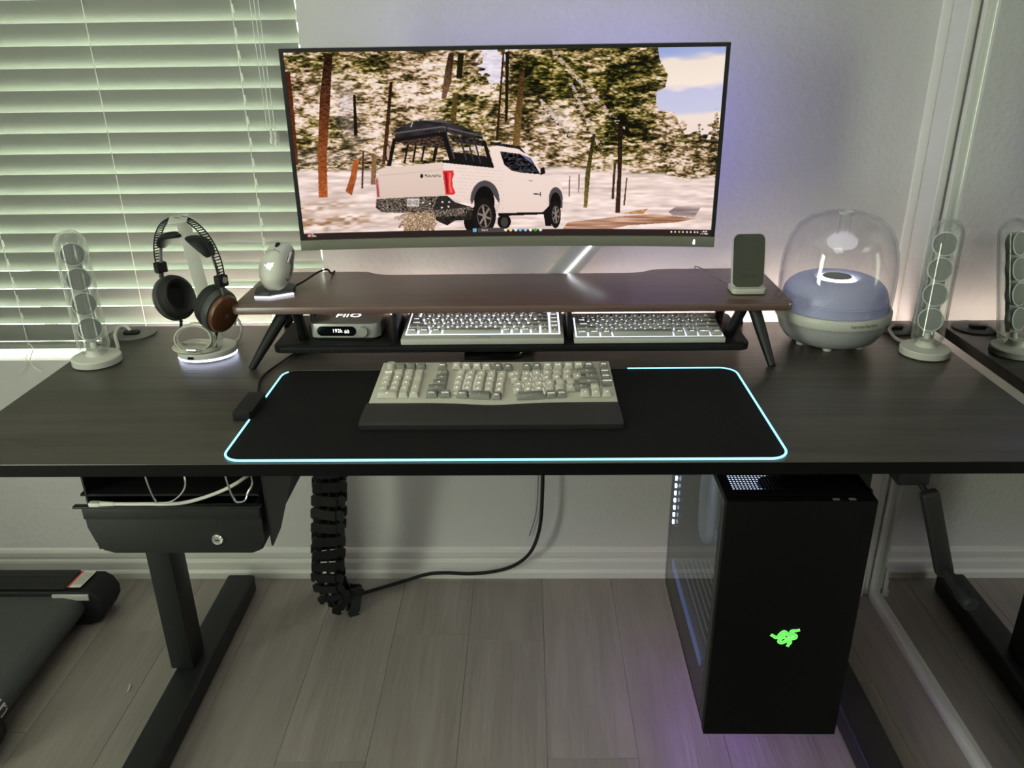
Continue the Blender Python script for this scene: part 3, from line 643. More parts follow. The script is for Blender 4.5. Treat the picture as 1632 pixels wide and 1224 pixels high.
# ---------------------------------------------------------------- mouse mat with lit edge
ZM = DZ1+.0032
mat_o = thing('lit_mouse_mat', 'large black cloth mouse mat with a glowing pale blue edge', 'mouse mat', (-.038, 1.26, DZ1))
mx0, mx1, my0, my1 = -.472, .3955, 1.0795, 1.4465
MB().prism(rrect(mx0+.002, mx1-.002, my0+.002, my1-.002, .030, 10), DZ1+.0004, ZM).build('cloth', 'mat_cloth', mat_o)
tp = rrect(mx0+.0017, mx1-.0017, my0+.0017, my1-.0017, .030, 10)
# light fibre runs around the mat, interrupted under the controller box and fading on the far side
pts = [(x, y, DZ1+.0030) for x, y in tp]
n = len(pts)
def fibre(P, name='light_edge', r=.0019): return MB().tube(P, r, 8).build(name, 'led_cyan', mat_o, smooth=True)
# order: +x+y corner, -x+y corner, -x-y corner, +x-y corner (11 points each)
c0, c1, c2, c3 = pts[0:11], pts[11:22], pts[22:33], pts[33:44]
fibre([(mx0+.0017, 1.224, DZ1+.0030)]+c2+c3+c0+[(.19, my1-.0017, DZ1+.0030)])
fibre(c1[5:]+[(mx0+.0017, 1.316, DZ1+.0030)])
MB().tube([(.19, my1-.0017, DZ1+.0030)]+[c1[0]]+c1[1:6], .0015, 8).build('dim_edge', 'dark_plastic', mat_o, smooth=True)
cb = MB().prism([(-.4985, 1.226), (-.4705, 1.226), (-.4665, 1.232), (-.4665, 1.308), (-.470, 1.313), (-.4985, 1.313)], DZ1+.0002, DZ1+.0165).build('controller_box', 'black_matte', mat_o, bev=.0015)
MB().tube(spline([(-.484, 1.312, DZ1+.007), (-.492, 1.345, DZ1+.004), (-.504, 1.395, DZ1+.0025), (-.503, 1.44, DZ1+.0025), (-.488, 1.50, DZ1+.0025), (-.468, 1.575, DZ1+.0025), (-.45, 1.66, DZ1+.0025), (-.44, 1.718, DZ1+.0025)]), .0020, 8).build('cable', 'black_matte', mat_o, smooth=True)

# ---------------------------------------------------------------- keyboards
KM = {}
def key_mesh(w, d, h, m):
    k = (round(w, 4), round(d, 4), round(h, 4), m)
    if k not in KM:
        i = .0022; a, b_ = w/2, d/2; c = .0012
        mb = MB()
        lo = [(-a, -b_, 0), (a, -b_, 0), (a, b_, 0), (-a, b_, 0)]
        hi = [(-a+i, -b_+i*1.3, h), (a-i, -b_+i*1.3, h), (a-i, b_-i*.6, h), (-a+i, b_-i*.6, h)]
        cn = [(0, (-.0006), h-.0006)]
        mb.add(lo+hi+cn, [(3, 2, 1, 0), (0, 1, 5, 4), (1, 2, 6, 5), (2, 3, 7, 6), (3, 0, 4, 7), (4, 5, 8), (5, 6, 8), (6, 7, 8), (7, 4, 8)])
        me = mb.mesh('key', bev=.0006, seg=1); me.materials.append(MATS[m]); KM[k] = me
    return KM[k]
LM = {}
def legend_mesh(t, size, m):
    if (t, size, m) not in LM:
        v, f = text_geo(t, size); me = bpy.data.meshes.new('legend'); me.from_pydata([(a, b_, 0) for a, b_ in v], [], f); me.materials.append(MATS[m]); LM[(t, size, m)] = me
    return LM[(t, size, m)]
def add_key(root, x, y, z, w, d, h, m, t='', tilt=0., rz=0., lsize=.0058, lm='legend', ly=-.25):
    o = link(bpy.data.objects.new('key', key_mesh(w, d, h, m)), root); o.location = (x, y, z); o.rotation_euler = (tilt, 0, rz)
    if t:
        l = link(bpy.data.objects.new('legend', legend_mesh(t, lsize, lm)), o); l.location = (0, d*ly, h+.00035)
    return o
# the split-layout keyboard on the mat -- local frame: x right, y back, z up, origin at the middle of the case front
KB = thing('split_keyboard', 'cream split-layout keyboard with number pad on the left and glowing legends', 'keyboard', (-.0605, 1.256, ZM))
hw, dep, zf, zb = .2125, .158, .0165, .0275
front = [(-hw, 0), (-.10, -.001), (-.045, -.006), (-.005, -.0105), (.025, -.0095), (.09, -.003), (hw, .001)]
poly = front+[(hw-.001, dep), (-hw+.001, dep)]
tilt = math.atan2(zb-zf, dep)
def ztop(y): return zf+(zb-zf)*y/dep
nP = len(poly); vs = [(x, y, .002) for x, y in poly]+[(x, y, ztop(y)) for x, y in poly]
MB().add(vs, [tuple(reversed(range(nP))), tuple(range(nP, 2*nP))]+[(i, (i+1) % nP, nP+(i+1) % nP, nP+i) for i in range(nP)]).build('case', 'offwhite', KB, bev=.0018, world=False)
MB().box(-hw+.03, -hw+.05, .01, .03, .0, .0021).box(hw-.05, hw-.03, .01, .03, .0, .0021).box(-hw+.03, hw-.03, dep-.03, dep-.012, 0, .0021).build('rubber_feet', 'black_matte', KB, world=False)
U = .0186; UY = .0203; x00 = -hw+.0105; y00 = .0225
def K_(u, r, w=1., t='', m='key_light', dr=1., **k):
    y = y00+r*UY; add_key(KB, x00+(u+w/2)*U, y+(dr-1)*UY/2, ztop(y)+.0006, w*U-.0020, dr*UY-.0024, .0085, m, t, tilt, lm='legend_warm', lsize=.0058, **k)
kb_ = MB().lathe([(.0078, 0), (.0080, .010), (.0072, .0115), (0, .0116)], (x00+.5*U, y00+5.4*UY, ztop(y00+5.4*UY)), 24).build('knob', 'offwhite', KB, smooth=True, world=False)
for c in (1, 2, 3): K_(c, 5.4, t='', m='key_light' if c == 9 else 'key_grey')
for r, tx in ((4, ['NUM', '/', '*']), (3, '789'), (2, '456'), (1, '123')):
    for c, t in enumerate(tx): K_(c, r, t=t)
K_(3, 3, t='-', dr=2.); K_(3, 1, t='+', dr=2.); K_(0, 0, 2., '0'); K_(2, 0, 1., '.'); K_(3, 0, 1., '<-')
XA = 4.55
K_(XA+.55, 5.4, t='ESC', m='key_grey')
for k, u in enumerate((XA+1.95, XA+2.95, XA+3.98, XA+4.95)): K_(u, 5.4-.05*k, t='F%d' % (k+1))
for k, u in enumerate((XA+6.05, XA+7.05)): K_(u, 4.95-.13*k, t='F%d' % (k+5), m='key_grey', rz=-.12) if False else K_(u, 5.2-.12*k, t='F%d' % (k+5), m='key_grey')
K_(XA+.9, 4, .95, '~', 'key_grey'); K_(XA+.55, 3, 1.3, '->', 'key_grey'); K_(XA+.35, 2, 1.5, 'A', 'key_grey'); K_(XA+.0, 1, 1.85, '^', 'key_grey'); K_(XA, 0, 1.2, 'CTL', 'key_grey'); K_(XA+1.3, 0, 1.1, 'WIN', 'key_grey')
def cluster(rows, px, py, ang):
    """rows: (row, start u, [(width, text, material)]) in a frame turned by ang about the pivot"""
    ca_, sa_ = math.cos(ang), math.sin(ang)
    for r, u0, keys in rows:
        u = u0
        for w, t, m_ in keys:
            lx = (u+w/2)*U; lyy = r*UY; x = px+lx*ca_-lyy*sa_; y = py+lx*sa_+lyy*ca_
            add_key(KB, x, y, ztop(y)+.0006, w*U-.0020, UY-.0024, .0085, m_, t, tilt, ang, lm='legend_warm', lsize=.0058); u += w
kl, kg = 'key_light', 'key_grey'
cluster([(4, 0.15, [(1, c, kl) for c in '123456']), (3, .20, [(1, c, kl) for c in 'QWERT']), (2, .25, [(1, c, kl) for c in 'ASDFG']), (1, .35, [(1, c, kl) for c in 'ZXCVB']),
    (0, .95, [(1.2, 'ALT', kg), (2.1, '-', kg), (1., 'FN', kg)])], x00+(XA+1.92)*U, y00+.0015, -.115)
cluster([(4, -6.0, [(1, c, kl) for c in '7890-=']), (3, -6.2, [(1, c, kl) for c in 'YUIOP[]']), (2, -6.0, [(1, c, kl) for c in "HJKL;'"]), (1, -6.2, [(1, c, kl) for c in 'BNM,./']),
    (0, -5.9, [(2.7, '-', kg), (1., 'WIN', kg), (1., 'CTL', kg)])], x00+(XA+15.05-.75)*U, y00+.001, .105)
for k, u in enumerate((XA+8.9, XA+9.9)): K_(u, 5.1+.10*k, t='F%d' % (k+7), m=kg)
for k, u in enumerate((XA+11.0, XA+12.0, XA+13.05, XA+14.05)): K_(u, 5.3+.03*k, t='F%d' % (k+9))
K_(XA+15.5-.45, 5.4, t='DEL', m=kg); K_(XA+16.62-.12, 5.4, t='INS', m=kg)
K_(XA+14.25, 4.1, 2.05, '<-', kg); K_(XA+14.95, 3.1, 1.35, '\\', kg); K_(XA+14.2, 2.1, 2.2, '<-', kg); K_(XA+13.75, 1.1, 1.5, '^', kg)
for r, t in ((4.05, 'PGU'), (3.05, 'PGD'), (2.05, 'HOME')): K_(XA+16.5, r, t=t, m=kg)
K_(XA+15.3, 1., t='^'); K_(XA+14.3, 0, t='<'); K_(XA+15.3, 0, t='v'); K_(XA+16.3, 0, t='>')
# lit switch plate glimpsed between the keys
for xa_, xb_ in ((-.070, -.030), (.050, .100)):
    pv = [(xa_, .03), (xb_, .026), (xb_, .105), (xa_, .112)]
    MB().add([(x, y, ztop(y)+.0003) for x, y in pv], [(0, 1, 2, 3)]).build('backlight', 'backlight_soft', KB, world=False)
# wrist rest
wr_ = MB(); wv = []; secs = 30
cs = [(.0, .0), (.0, .0095), (.003, .0125), (.0, .0)]
for i in range(secs+1):
    x = -.213+.426*i/secs; t = abs(x)/.213; back = 1.2535-.0095*math.exp(-((x-.0)/.06)**2); f0 = 1.1835+.0*t; sh = 0 if t < .985 else .004
    for yy, zz in ((f0, 0), (f0-.0005, .0085), (f0+.004, .0115), (f0+.02, .0155), (back-.012, .0178), (back-.001, .0165), (back, .0)):
        wv.append((-.0615+x*(1+.012*(1-(yy-f0)/.07)), yy, ZM+.0003+zz))
wf = []
for i in range(secs):
    for k in range(7): wf.append((7*i+k, 7*i+(k+1) % 7, 7*i+7+(k+1) % 7, 7*i+7+k))
wf += [tuple(range(7)), tuple(reversed(range(7*secs, 7*secs+7)))]
wrest = MB().add(wv, wf).build('wrist_rest', 'wrist', None, smooth=True)
tag(wrest, 'long matte black wrist rest in front of the split keyboard', 'wrist rest')

def board(root, x0, y0, z0, rows, u, zf, zb, dep, m, lsize, lm, gap=.0030, h=.0080, ly=-.22):
    tl = math.atan2(zb-zf, dep)
    for r, keys in rows:
        x = x0
        for kk in keys:
            w, t = kk[0], kk[1]; mm = kk[2] if len(kk) > 2 else m
            if t is not None:
                y = y0+r*u+u/2; z = z0+zf+(zb-zf)*(y-0)/dep
                add_key(root, x+w*u/2, y, z, w*u-gap, u-gap, h, mm, t, tl, lm=lm, lsize=lsize, ly=ly)
            x += w*u
ch = lambda s: [(1, c) for c in s]
# compact keyboard with a front lip
K2 = thing('lit_keyboard', 'white backlit keyboard with a deep front lip on the riser tray', 'keyboard', (-.0905, 1.502, TZ1))
hw2, d2 = .1615, .150
def wedge(hw_, dep_, f, b_): return MB().prism([(0, .0012), (0, f), (dep_, b_), (dep_, .0012)], -hw_, hw_, 'yz')
wedge(hw2, d2, .0135, .0245).build('case', 'key_white', K2, bev=.0025, world=False)
MB().box(-hw2+.02, hw2-.02, .01, .02, 0, .0013).box(-hw2+.02, hw2-.02, d2-.02, d2-.01, 0, .0013).build('rubber_feet', 'black_matte', K2, world=False)
u2 = (2*hw2-.016)/16.0
zz = lambda y, f, b_, dd: f+(b_-f)*y/dd
yA, yB = .0195, .143
MB().add([(-hw2+.0065, yA, zz(yA, .0135, .0245, d2)+.0004), (hw2-.0065, yA, zz(yA, .0135, .0245, d2)+.0004), (hw2-.0065, yB, zz(yB, .0135, .0245, d2)+.0004), (-hw2+.0065, yB, zz(yB, .0135, .0245, d2)+.0004)], [(0, 1, 2, 3)]).build('backlight', 'backlight', K2, world=False)
R2 = [(0, [(1.25, 'CTRL'), (1.25, 'WIN'), (1.25, 'ALT'), (6.25, ''), (1, 'ALT'), (1, 'FN'), (1, 'CTL'), (1, '<'), (1, 'v'), (1, '>')]),
    (1, [(2.25, '^')]+ch('ZXCVBNM,./')+[(1.75, '^'), (1, '^'), (1, 'END')]), (2, [(1.75, 'CAPS')]+ch("ASDFGHJKL;'")+[(2.25, '<-'), (1, 'PGD')]),
    (3, [(1.5, 'TAB')]+ch('QWERTYUIOP[]')+[(1.5, '\\'), (1, 'PGU')]), (4, ch('`1234567890-=')+[(2, '<-'), (1, 'DEL')]),
    (5, [(1, 'ESC'), (.25, None)]+[(1, 'F%d' % (i+1)) for i in range(12)]+[(.25, None), (1, 'INS'), (1.5, None)])]
board(K2, -hw2+.008, .0205, 0, R2, u2, .0140, .0250, d2, 'key_white', .0060, 'legend', gap=.0034)
letter('lettering', 'R A Z E R', .0062, lambda a, b_: (a+.003, .0085+b_, zz(.0085+b_, .0135, .0245, d2)+.0003), 'ink', K2, world=False)
# small keyboard with clear keycaps
K3 = thing('clear_key_keyboard', 'small backlit keyboard with clear-sided keys and slim case on the riser tray', 'keyboard', (.2395, 1.504, TZ1))
hw3, d3 = .1485, .112
wedge(hw3, d3, .0115, .0205).build('case', 'key_white', K3, bev=.002, world=False)
MB().box(-hw3+.02, hw3-.02, .01, .02, 0, .0013).box(-hw3+.02, hw3-.02, d3-.02, d3-.01, 0, .0013).build('rubber_feet', 'black_matte', K3, world=False)
u3 = (2*hw3-.008)/15.0
yA, yB = .0072, .104
MB().add([(x, y, zz(y, .0115, .0205, d3)+.0004) for x, y in ((-hw3+.003, yA), (hw3-.003, yA), (hw3-.003, yB), (-hw3+.003, yB))], [(0, 1, 2, 3)]).build('backlight', 'backlight', K3, world=False)
R3 = [(0, [(1.25, 'CTRL'), (1.25, 'WIN'), (1.25, 'ALT'), (6.25, ''), (1.25, 'ALT'), (1.25, 'FN'), (1.25, 'MENU'), (1.25, 'CTL')]), (1, [(2.25, '^')]+ch('ZXCVBNM,./')+[(2.75, '^')]),
    (2, [(1.75, 'CAPS')]+ch("ASDFGHJKL;'")+[(2.25, '<-')]), (3, [(1.5, 'TAB')]+ch('QWERTYUIOP[]')+[(1.5, '\\')]), (4, ch('`1234567890-=')+[(2, '<-')])]
board(K3, -hw3+.004, .0065, 0, R3, u3, .0121, .0211, d3, 'key_smoke', .0062, 'legend', gap=.0026, h=.0092)

# ---------------------------------------------------------------- headphone amplifier on the tray
AM = thing('desktop_amplifier', 'small silver amplifier with black display window and round knob on the riser tray', 'amplifier', (-.369, 1.54, TZ1))
ap = [(-.4405, 1.553), (-.4375, 1.5455), (-.430, 1.5415), (-.316, 1.5385), (-.3075, 1.5415), (-.2985, 1.553), (-.2985, 1.672), (-.304, 1.678), (-.434, 1.678), (-.4405, 1.672)]
MB().prism(ap, TZ1+.004, TZ1+.0335).build('body', 'alu', AM, bev=.0015)
MB().prism([(x*.97-.369*.03, y*.97+1.61*.03) for x, y in ap], TZ1, TZ1+.0041).build('foot', 'black_matte', AM)
def yfr(x): return 1.5415+(x+.430)/(.114)*(-.003)
dsp = MB(); rr = rrect(-.426, -.3465, TZ1+.0085, TZ1+.0285, .0098, 8); nn = len(rr)
dsp.add([(x, yfr(x)-.0012, z) for x, z in rr]+[(x, yfr(x)+.003, z) for x, z in rr], [tuple(range(nn)), tuple(reversed(range(nn, 2*nn)))]+[(i, (i+1) % nn, nn+(i+1) % nn, nn+i) for i in range(nn)])
ds = dsp.build('display', 'black_gloss', AM)
letter('readout', '192k', .0105, lambda a, b_: (-.3845+a, yfr(-.384+a)-.0015, TZ1+.0190+b_), 'legend_bright', ds)
letter('readout', '60', .0105, lambda a, b_: (-.3655+a, yfr(-.366+a)-.0015, TZ1+.0175+b_), 'legend_bright', ds)
MB().bar((-.4135, yfr(-.41)-.0014, TZ1+.0195), (-.4075, yfr(-.41)-.0014, TZ1+.0283), .0009, .0004, (0, 1, 0)).build('needle', 'chrome', ds)
MB().lathe([(.0108, 0), (.0108, .0075), (.0098, .0085), (0, .0085)], (-.3330, yfr(-.333)+.0008, TZ1+.0185), 28, (0, -1, 0)).build('knob', 'alu', AM, smooth=True)
letter('lit_logo', 'FiiO', .030, lambda a, b_: (-.371+a*1.05, 1.594+b_*1.1, TZ1+.0338), 'legend_bright', AM)
MB().box(-.398, -.382, 1.5455, 1.5475, TZ1+.0334, TZ1+.0338).build('top_mark', 'ink', AM)
MB().tube(spline([(-.42, 1.676, TZ1+.02), (-.425, 1.70, TZ1+.015), (-.43, 1.712, TZ1-.005)]), .004, 8).build('cable', 'black_matte', AM)

# ---------------------------------------------------------------- logo shape: three entwined heads
def snake():
    A = [(300, 540), (380, 590), (460, 645), (520, 610), (570, 520), (650, 435), (735, 470), (790, 555), (880, 620), (960, 640)]
    B = [(1110, 362), (1010, 395), (905, 400), (868, 455), (930, 520), (1015, 580), (1015, 650), (930, 688), (780, 690), (690, 650)]
    C_ = [(815, 970), (855, 880), (890, 815), (850, 772), (740, 785), (640, 828), (565, 790), (575, 720), (640, 640), (675, 560), (640, 500)]
    return [[((x-700)/90, (640-y)/90) for x, y in P] for P in (A, B, C_)]
def logo(root, fn, scale, m1, m2, name='lit_logo'):
    mb = MB()
    for P in snake():
        Q = spline([(a, b_, 0) for a, b_ in P], 5); n_ = len(Q)
        w = [.85+.35*math.sin(PI*min(1, i/n_*1.1)) for i in range(n_)]
        vs = []
        for i, p in enumerate(Q):
            d_ = (Q[min(i+1, n_-1)]-Q[max(i-1, 0)]).normalized(); nr = Vector((-d_.y, d_.x, 0))
            for s_ in (-.40, .40): pp = p+nr*s_*w[i]; vs.append(fn(pp.x*scale, pp.y*scale, 0))
        mb.add(vs, [(2*i, 2*i+1, 2*i+3, 2*i+2) for i in range(n_-1)])
    o = mb.build(name, m1, root)
    if m2:
        mb = MB()
        for P in snake():
            Q = spline([(a, b_, 0) for a, b_ in P], 5); n_ = len(Q); w = [.85+.35*math.sin(PI*min(1, i/n_*1.1)) for i in range(n_)]
            for s_ in (-.40, .40):
                T_ = []
                for i, p in enumerate(Q):
                    d_ = (Q[min(i+1, n_-1)]-Q[max(i-1, 0)]).normalized(); nr = Vector((-d_.y, d_.x, 0)); pp = p+nr*s_*w[i]; T_.append(fn(pp.x*scale, pp.y*scale, .0003))
                mb.tube(T_, .15*scale, 5)
        mb.build('logo_outline', m2, o)
    return o

# ---------------------------------------------------------------- mouse on its charging dock, phone charger
DK = thing('mouse_dock', 'black charging dock with a white lit front edge under the mouse', 'charging dock', (-.515, 1.585, RZ1))
dp = [(-.548, 1.556), (-.518, 1.553), (-.476, 1.580), (-.478, 1.61), (-.498, 1.632), (-.535, 1.630), (-.556, 1.60)]
MB().prism(dp, RZ1+.0045, RZ1+.013).build('body', 'dark_plastic', DK, bev=.002)
MB().prism([(a*.96-.517*.04, b_*.96+1.593*.04) for a, b_ in dp], RZ1+.0001, RZ1+.0046).build('base', 'black_matte', DK)
e = [(-.548, 1.556), (-.518, 1.553), (-.476, 1.580)]
lb = MB()
for p, q in zip(e[:-1], e[1:]): lb.bar((p[0], p[1]-.0008, RZ1+.0028), (q[0]+.0003, q[1]-.0008, RZ1+.0028), .003, .0034)
lb.build('light_edge', 'led_dock', DK)
MB().tube(spline([(-.486, 1.615, RZ1+.006), (-.47, 1.645, RZ1+.010), (-.452, 1.69, RZ1+.016), (-.438, 1.715, RZ1+.016), (-.432, 1.72, RZ1+.008), (-.432, 1.735, RZ1+.002), (-.430, 1.752, RZ1+.002)]), .0021, 8).build('cable', 'black_matte', DK, smooth=True)
MS = thing('gaming_mouse', 'white gaming mouse standing upright with a lit three-headed logo', 'mouse', (-.5125, 1.566, RZ1+.0138), (math.radians(47), 0, math.radians(-10)))
# local: y along the body (tail 0 -> nose .108), x across, z = palm side
L_ = .106; st = []; NS, NR = 22, 28
for i in range(NS+1):
    t = i/NS; y = L_*t
    e_ = max(0., math.sin(PI*min(max(t*.985+.008, 0), 1)))**.34
    w = (.0355-.005*math.exp(-((t-.62)/.22)**2)+.0*t)*e_; hgt = (.040*(.55+.55*math.sin(PI*(.18+.62*(1-t)*.95)))-.010*t)*e_**.9
    st.append((y, max(w, .002), max(hgt, .002)))
mv = []; mf = []
for y, w, hgt in st:
    for k in range(NR):
        a_ = 2*PI*k/NR; cx_, sz_ = math.cos(a_), math.sin(a_)
        x = math.copysign(abs(cx_)**.72, cx_)*w; z = (math.copysign(abs(sz_)**.8, sz_)*hgt if sz_ > 0 else -.004*abs(sz_)**.5)
        mv.append((x, y, z))
for i in range(NS):
    for k in range(NR): mf.append((i*NR+k, i*NR+(k+1) % NR, (i+1)*NR+(k+1) % NR, (i+1)*NR+k))
mf += [tuple(reversed(range(NR))), tuple(range(NS*NR, NS*NR+NR))]
body = MB().add(mv, mf).build('body', 'white_plastic', MS, smooth=True, world=False)
def palm(x, y):     # height of the palm surface
    t = min(max(y/L_, 0), 1); i = min(int(t*NS), NS-1); f_ = t*NS-i
    w = st[i][1]*(1-f_)+st[i+1][1]*f_; hgt = st[i][2]*(1-f_)+st[i+1][2]*f_
    c_ = min(abs(x)/w, .999)**(1/.72); return hgt*(1-c_*c_)**.4
MB().tube([(-.015, .066, palm(-.015, .066)), (-.010, .071, palm(-.01, .071)), (0, .073, palm(0, .073)), (.010, .071, palm(.01, .071)), (.015, .066, palm(.015, .066))], .0006, 5).build('button_seam', 'ink', MS, world=False)
MB().tube([(0, .073, palm(0, .073)+.0001), (0, .098, palm(0, .098)+.0001)], .0007, 5).build('button_seam', 'ink', MS, world=False)
MB().lathe([(.0075, -.0035), (.0092, -.002), (.0092, .002), (.0075, .0035)], (0, .087, palm(0, .087)-.005), 18, (1, 0, 0)).build('scroll_wheel', 'black_matte', MS, world=False)
sd = MB(); sv = []
for i in range(12):
    t = .12+.76*i/11; y = L_*t; k_ = min(int(t*NS), NS-1); w, hgt = st[k_][1], st[k_][2]
    wd = math.sin(PI*i/11)**.5
    for q_ in (.16, .16+.52*wd):
        c_ = (1-q_**2.5)**.36; sv.append((w*(c_)+.0008, y, hgt*q_*.92))
sd.add(sv, [(2*i, 2*i+1, 2*i+3, 2*i+2) for i in range(11)]); sd.build('side_grip', 'grey_plastic', MS, smooth=True, world=False)
MB().bar((.0295, .052, .0205), (.0300, .078, .0180), .004, .005).build('side_button', 'white_plastic', MS, bev=.001, world=False)
lo = logo(MS, lambda a, b_, c_: (a, .034+b_, palm(a, .034+b_)+.0006+c_), .0021, 'legend_bright', None)
lo.data.transform(Matrix.Translation(Vector(MS.location)))     # already in the mouse's own frame

CH = thing('phone_charger', 'upright wireless phone charging stand with dark fabric front on the riser', 'phone charger', (.4385, 1.575, RZ1))
def tiltM(c, a): return Matrix.Translation(c) @ Matrix.Rotation(-a, 4, 'X') @ Matrix.Translation(-Vector(c))
TA = math.radians(14)
MB().prism(rrect(.4055, .4705, RZ1+.010, RZ1+.118, .014, 8), 1.567, 1.5755, 'xz').xf(tiltM((.438, 1.567, RZ1+.01), TA)).build('backplate', 'white_plastic', CH, bev=.002)
f_ = MB().prism(rrect(.4075, .4685, RZ1+.012, RZ1+.116, .0125, 8), 1.5655, 1.5672, 'xz').xf(tiltM((.438, 1.567, RZ1+.01), TA)).build('fabric_pad', 'fabric', CH)
tm = tiltM((.438, 1.567, RZ1+.01), TA)
letter('lettering', 'SPROCEAN', .0075, lambda a, b_: tm @ Vector((.4405+a*.80, 1.5652, RZ1+.0335+b_)), 'ink', CH)
MB().prism(rrect(.4045, .4725, 1.5495, 1.60, .010, 6), RZ1+.0015, RZ1+.0125).build('base', 'white_plastic', CH, bev=.003)
MB().prism(rrect(.4065, .4705, 1.5515, 1.598, .010, 6), RZ1+.0001, RZ1+.0016).build('rubber_foot', 'black_matte', CH)
MB().box(.424, .454, 1.578, 1.612, RZ1+.012, RZ1+.06).xf(tiltM((.438, 1.578, RZ1+.012), math.radians(10))).build('strut', 'white_plastic', CH, bev=.004)
MB().tube(spline([(.408, 1.60, RZ1+.008), (.392, 1.66, RZ1+.008), (.378, 1.72, RZ1+.009), (.372, 1.745, RZ1+.007), (.370, 1.7565, RZ1+.003), (.370, 1.76, RZ1-.02)]), .0012, 6).build('cable', 'grey_plastic', CH, smooth=True)
hb = MB().prism([(-.127, 1.500), (-.03, 1.500), (-.010, 1.512), (-.016, 1.545), (-.06, 1.532), (-.127, 1.523)], DZ1+.0003, DZ1+.013).build('folded_cable_clip', 'black_gloss', None, bev=.002)
tag(hb, 'flat black angular clip lying on the desk under the riser tray', 'cable clip')
# ---------------------------------------------------------------- slim stick speakers
def stick(name, lab, loc, rz, lean, roll):
    t = thing(name, lab, 'speaker', loc, (0, 0, rz), 'clear stick speakers')
    MB().lathe([(.0440, .0008), (.0465, .002), (.0465, .0135), (.0445, .0155), (.030, .0165), (.020, .0185), (.0165, .024), (.016, .030)], (0, 0, 0), 48).build('base', 'white_plastic', t, smooth=True, world=False)
    M_ = Matrix.Translation((0, .004, .0125)) @ Matrix.Rotation(-lean, 4, 'X') @ Matrix.Rotation(roll, 4, 'Y')
    R_, H_ = .0300, .252
    pf = [(R_*.55, .0)]+[(R_*math.sin(a_), R_*.8*(1-math.cos(a_))) for a_ in [math.radians(x) for x in (50, 65, 80)]]+[(R_, R_*.8)]+[(R_, z) for z in (.06, .11, .16, H_-R_)]+[(R_*math.cos(a_), H_-R_+R_*math.sin(a_)) for a_ in [math.radians(x) for x in (15, 30, 45, 60, 75, 88)]]
    MB().open_lathe(pf, n=40).xf(M_).build('clear_shell', 'clear', t, smooth=True, world=False)
    MB().open_lathe([(max(r-.0028, .001), z+.002 if i < len(pf)-5 else z-.0025) for i, (r, z) in enumerate(pf)], n=40).xf(M_).build('inner_shell', 'clear', t, smooth=True, world=False)
    core = MB()
    for z in (.056, .105, .154, .203):
        core.lathe([(.0190, .009), (.0225, .004), (.0225, -.005), (.015, -.010)], (0, 0, z), 28, (0, -1, 0))
    core.prism(rrect(-.0125, .0125, .03, .216, .006), .001, .010, 'xz')
    core.xf(M_).build('driver_housing', 'driver_ring', t, smooth=True, world=False)
    for z in (.056, .105, .154, .203):
        MB().ring([(.0205, .0045), (.0235, .0040), (.0235, .0068), (.0212, .0073)], (0, -.0045, z), 32, (0, -1, 0)).xf(M_).build('driver_rim', 'driver_ring', t, smooth=True, world=False)
        MB().lathe([(.0204, .0062), (.0172, .0050), (.0126, .0030), (.007, .0028), (0, .0036)], (0, -.0045, z), 28, (0, -1, 0)).xf(M_).build('driver_cone', 'driver', t, smooth=True, world=False)
    MB().lathe([(.006, .0), (.006, .028), (.004, .03)], (0, 0, 0), 16).xf(M_).build('stem', 'white_plastic', t, smooth=True, world=False)
    return t
stick('stick_speaker', 'clear stick speaker with four grey drivers standing in front of the window blind', (-.866, 1.503, DZ1), math.radians(31), math.radians(14), math.radians(0))
stick('stick_speaker', 'clear stick speaker with four grey drivers standing beside the mirror door', (.788, 1.521, DZ1), math.radians(-27), math.radians(13), math.radians(0))
for pts, lab in (([(-.846, 1.545, .747), (-.86, 1.58, .744), (-.893, 1.64, .750), (-.897, 1.668, .757), (-.886, 1.676, .757), (-.872, 1.668, .750)], 'thick white speaker cable curving into the grommet by the blind'),
    ([(.772, 1.564, .747), (.765, 1.60, .744), (.768, 1.64, .748), (.777, 1.655, .752), (.786, 1.664, .748)], 'thick white speaker cable running into the grommet by the mirror')):
    c = MB().tube(spline(pts), .0036, 8).build('speaker_cable', 'white_plastic', None, smooth=True); tag(c, lab, 'cable', 'speaker cables')

# ---------------------------------------------------------------- dome subwoofer
SC = (.6270, 1.606)
SB = thing('dome_subwoofer', 'clear dome subwoofer with a glowing ring and cone given a lavender glow on the desk corner', 'speaker', (*SC, DZ1))
c3_ = (SC[0], SC[1], DZ1)   # profile radii and heights below
MB().lathe([(.070, .0062), (.082, .0065), (.096, .014), (.107, .028), (.1135, .046), (.1150, .060), (.1140, .061)], c3_, 64).build('bowl', 'sub_bowl', SB, smooth=True)
MB().ring([(.1135, .058), (.1195, .056), (.1210, .060), (.1210, .0735), (.1190, .0765), (.1120, .0765)], c3_, 72).build('band', 'white_plastic', SB, smooth=True)
for a_ in (200, 250, 310, 20, 90, 140):
    t = math.radians(a_); MB().lathe([(.009, 0), (.010, .003), (.008, .009)], (SC[0]+.072*math.cos(t), SC[1]+.072*math.sin(t), DZ1+.0002), 16).build('foot', 'white_plastic', SB)
dome = [(.1165, .074), (.1185, .10), (.1190, .13), (.1180, .16), (.1140, .19), (.1060, .217), (.093, .238), (.073, .254), (.048, .263), (.024, .266), (.013, .2665)]
MB().open_lathe(dome, c3_, 72).build('clear_dome', 'dome_clear', SB, smooth=True)
MB().open_lathe([(r-.0035, z-.003) for r, z in dome[:-1]]+[(.013, .2635)], c3_, 72).build('inner_dome', 'dome_clear', SB, smooth=True)
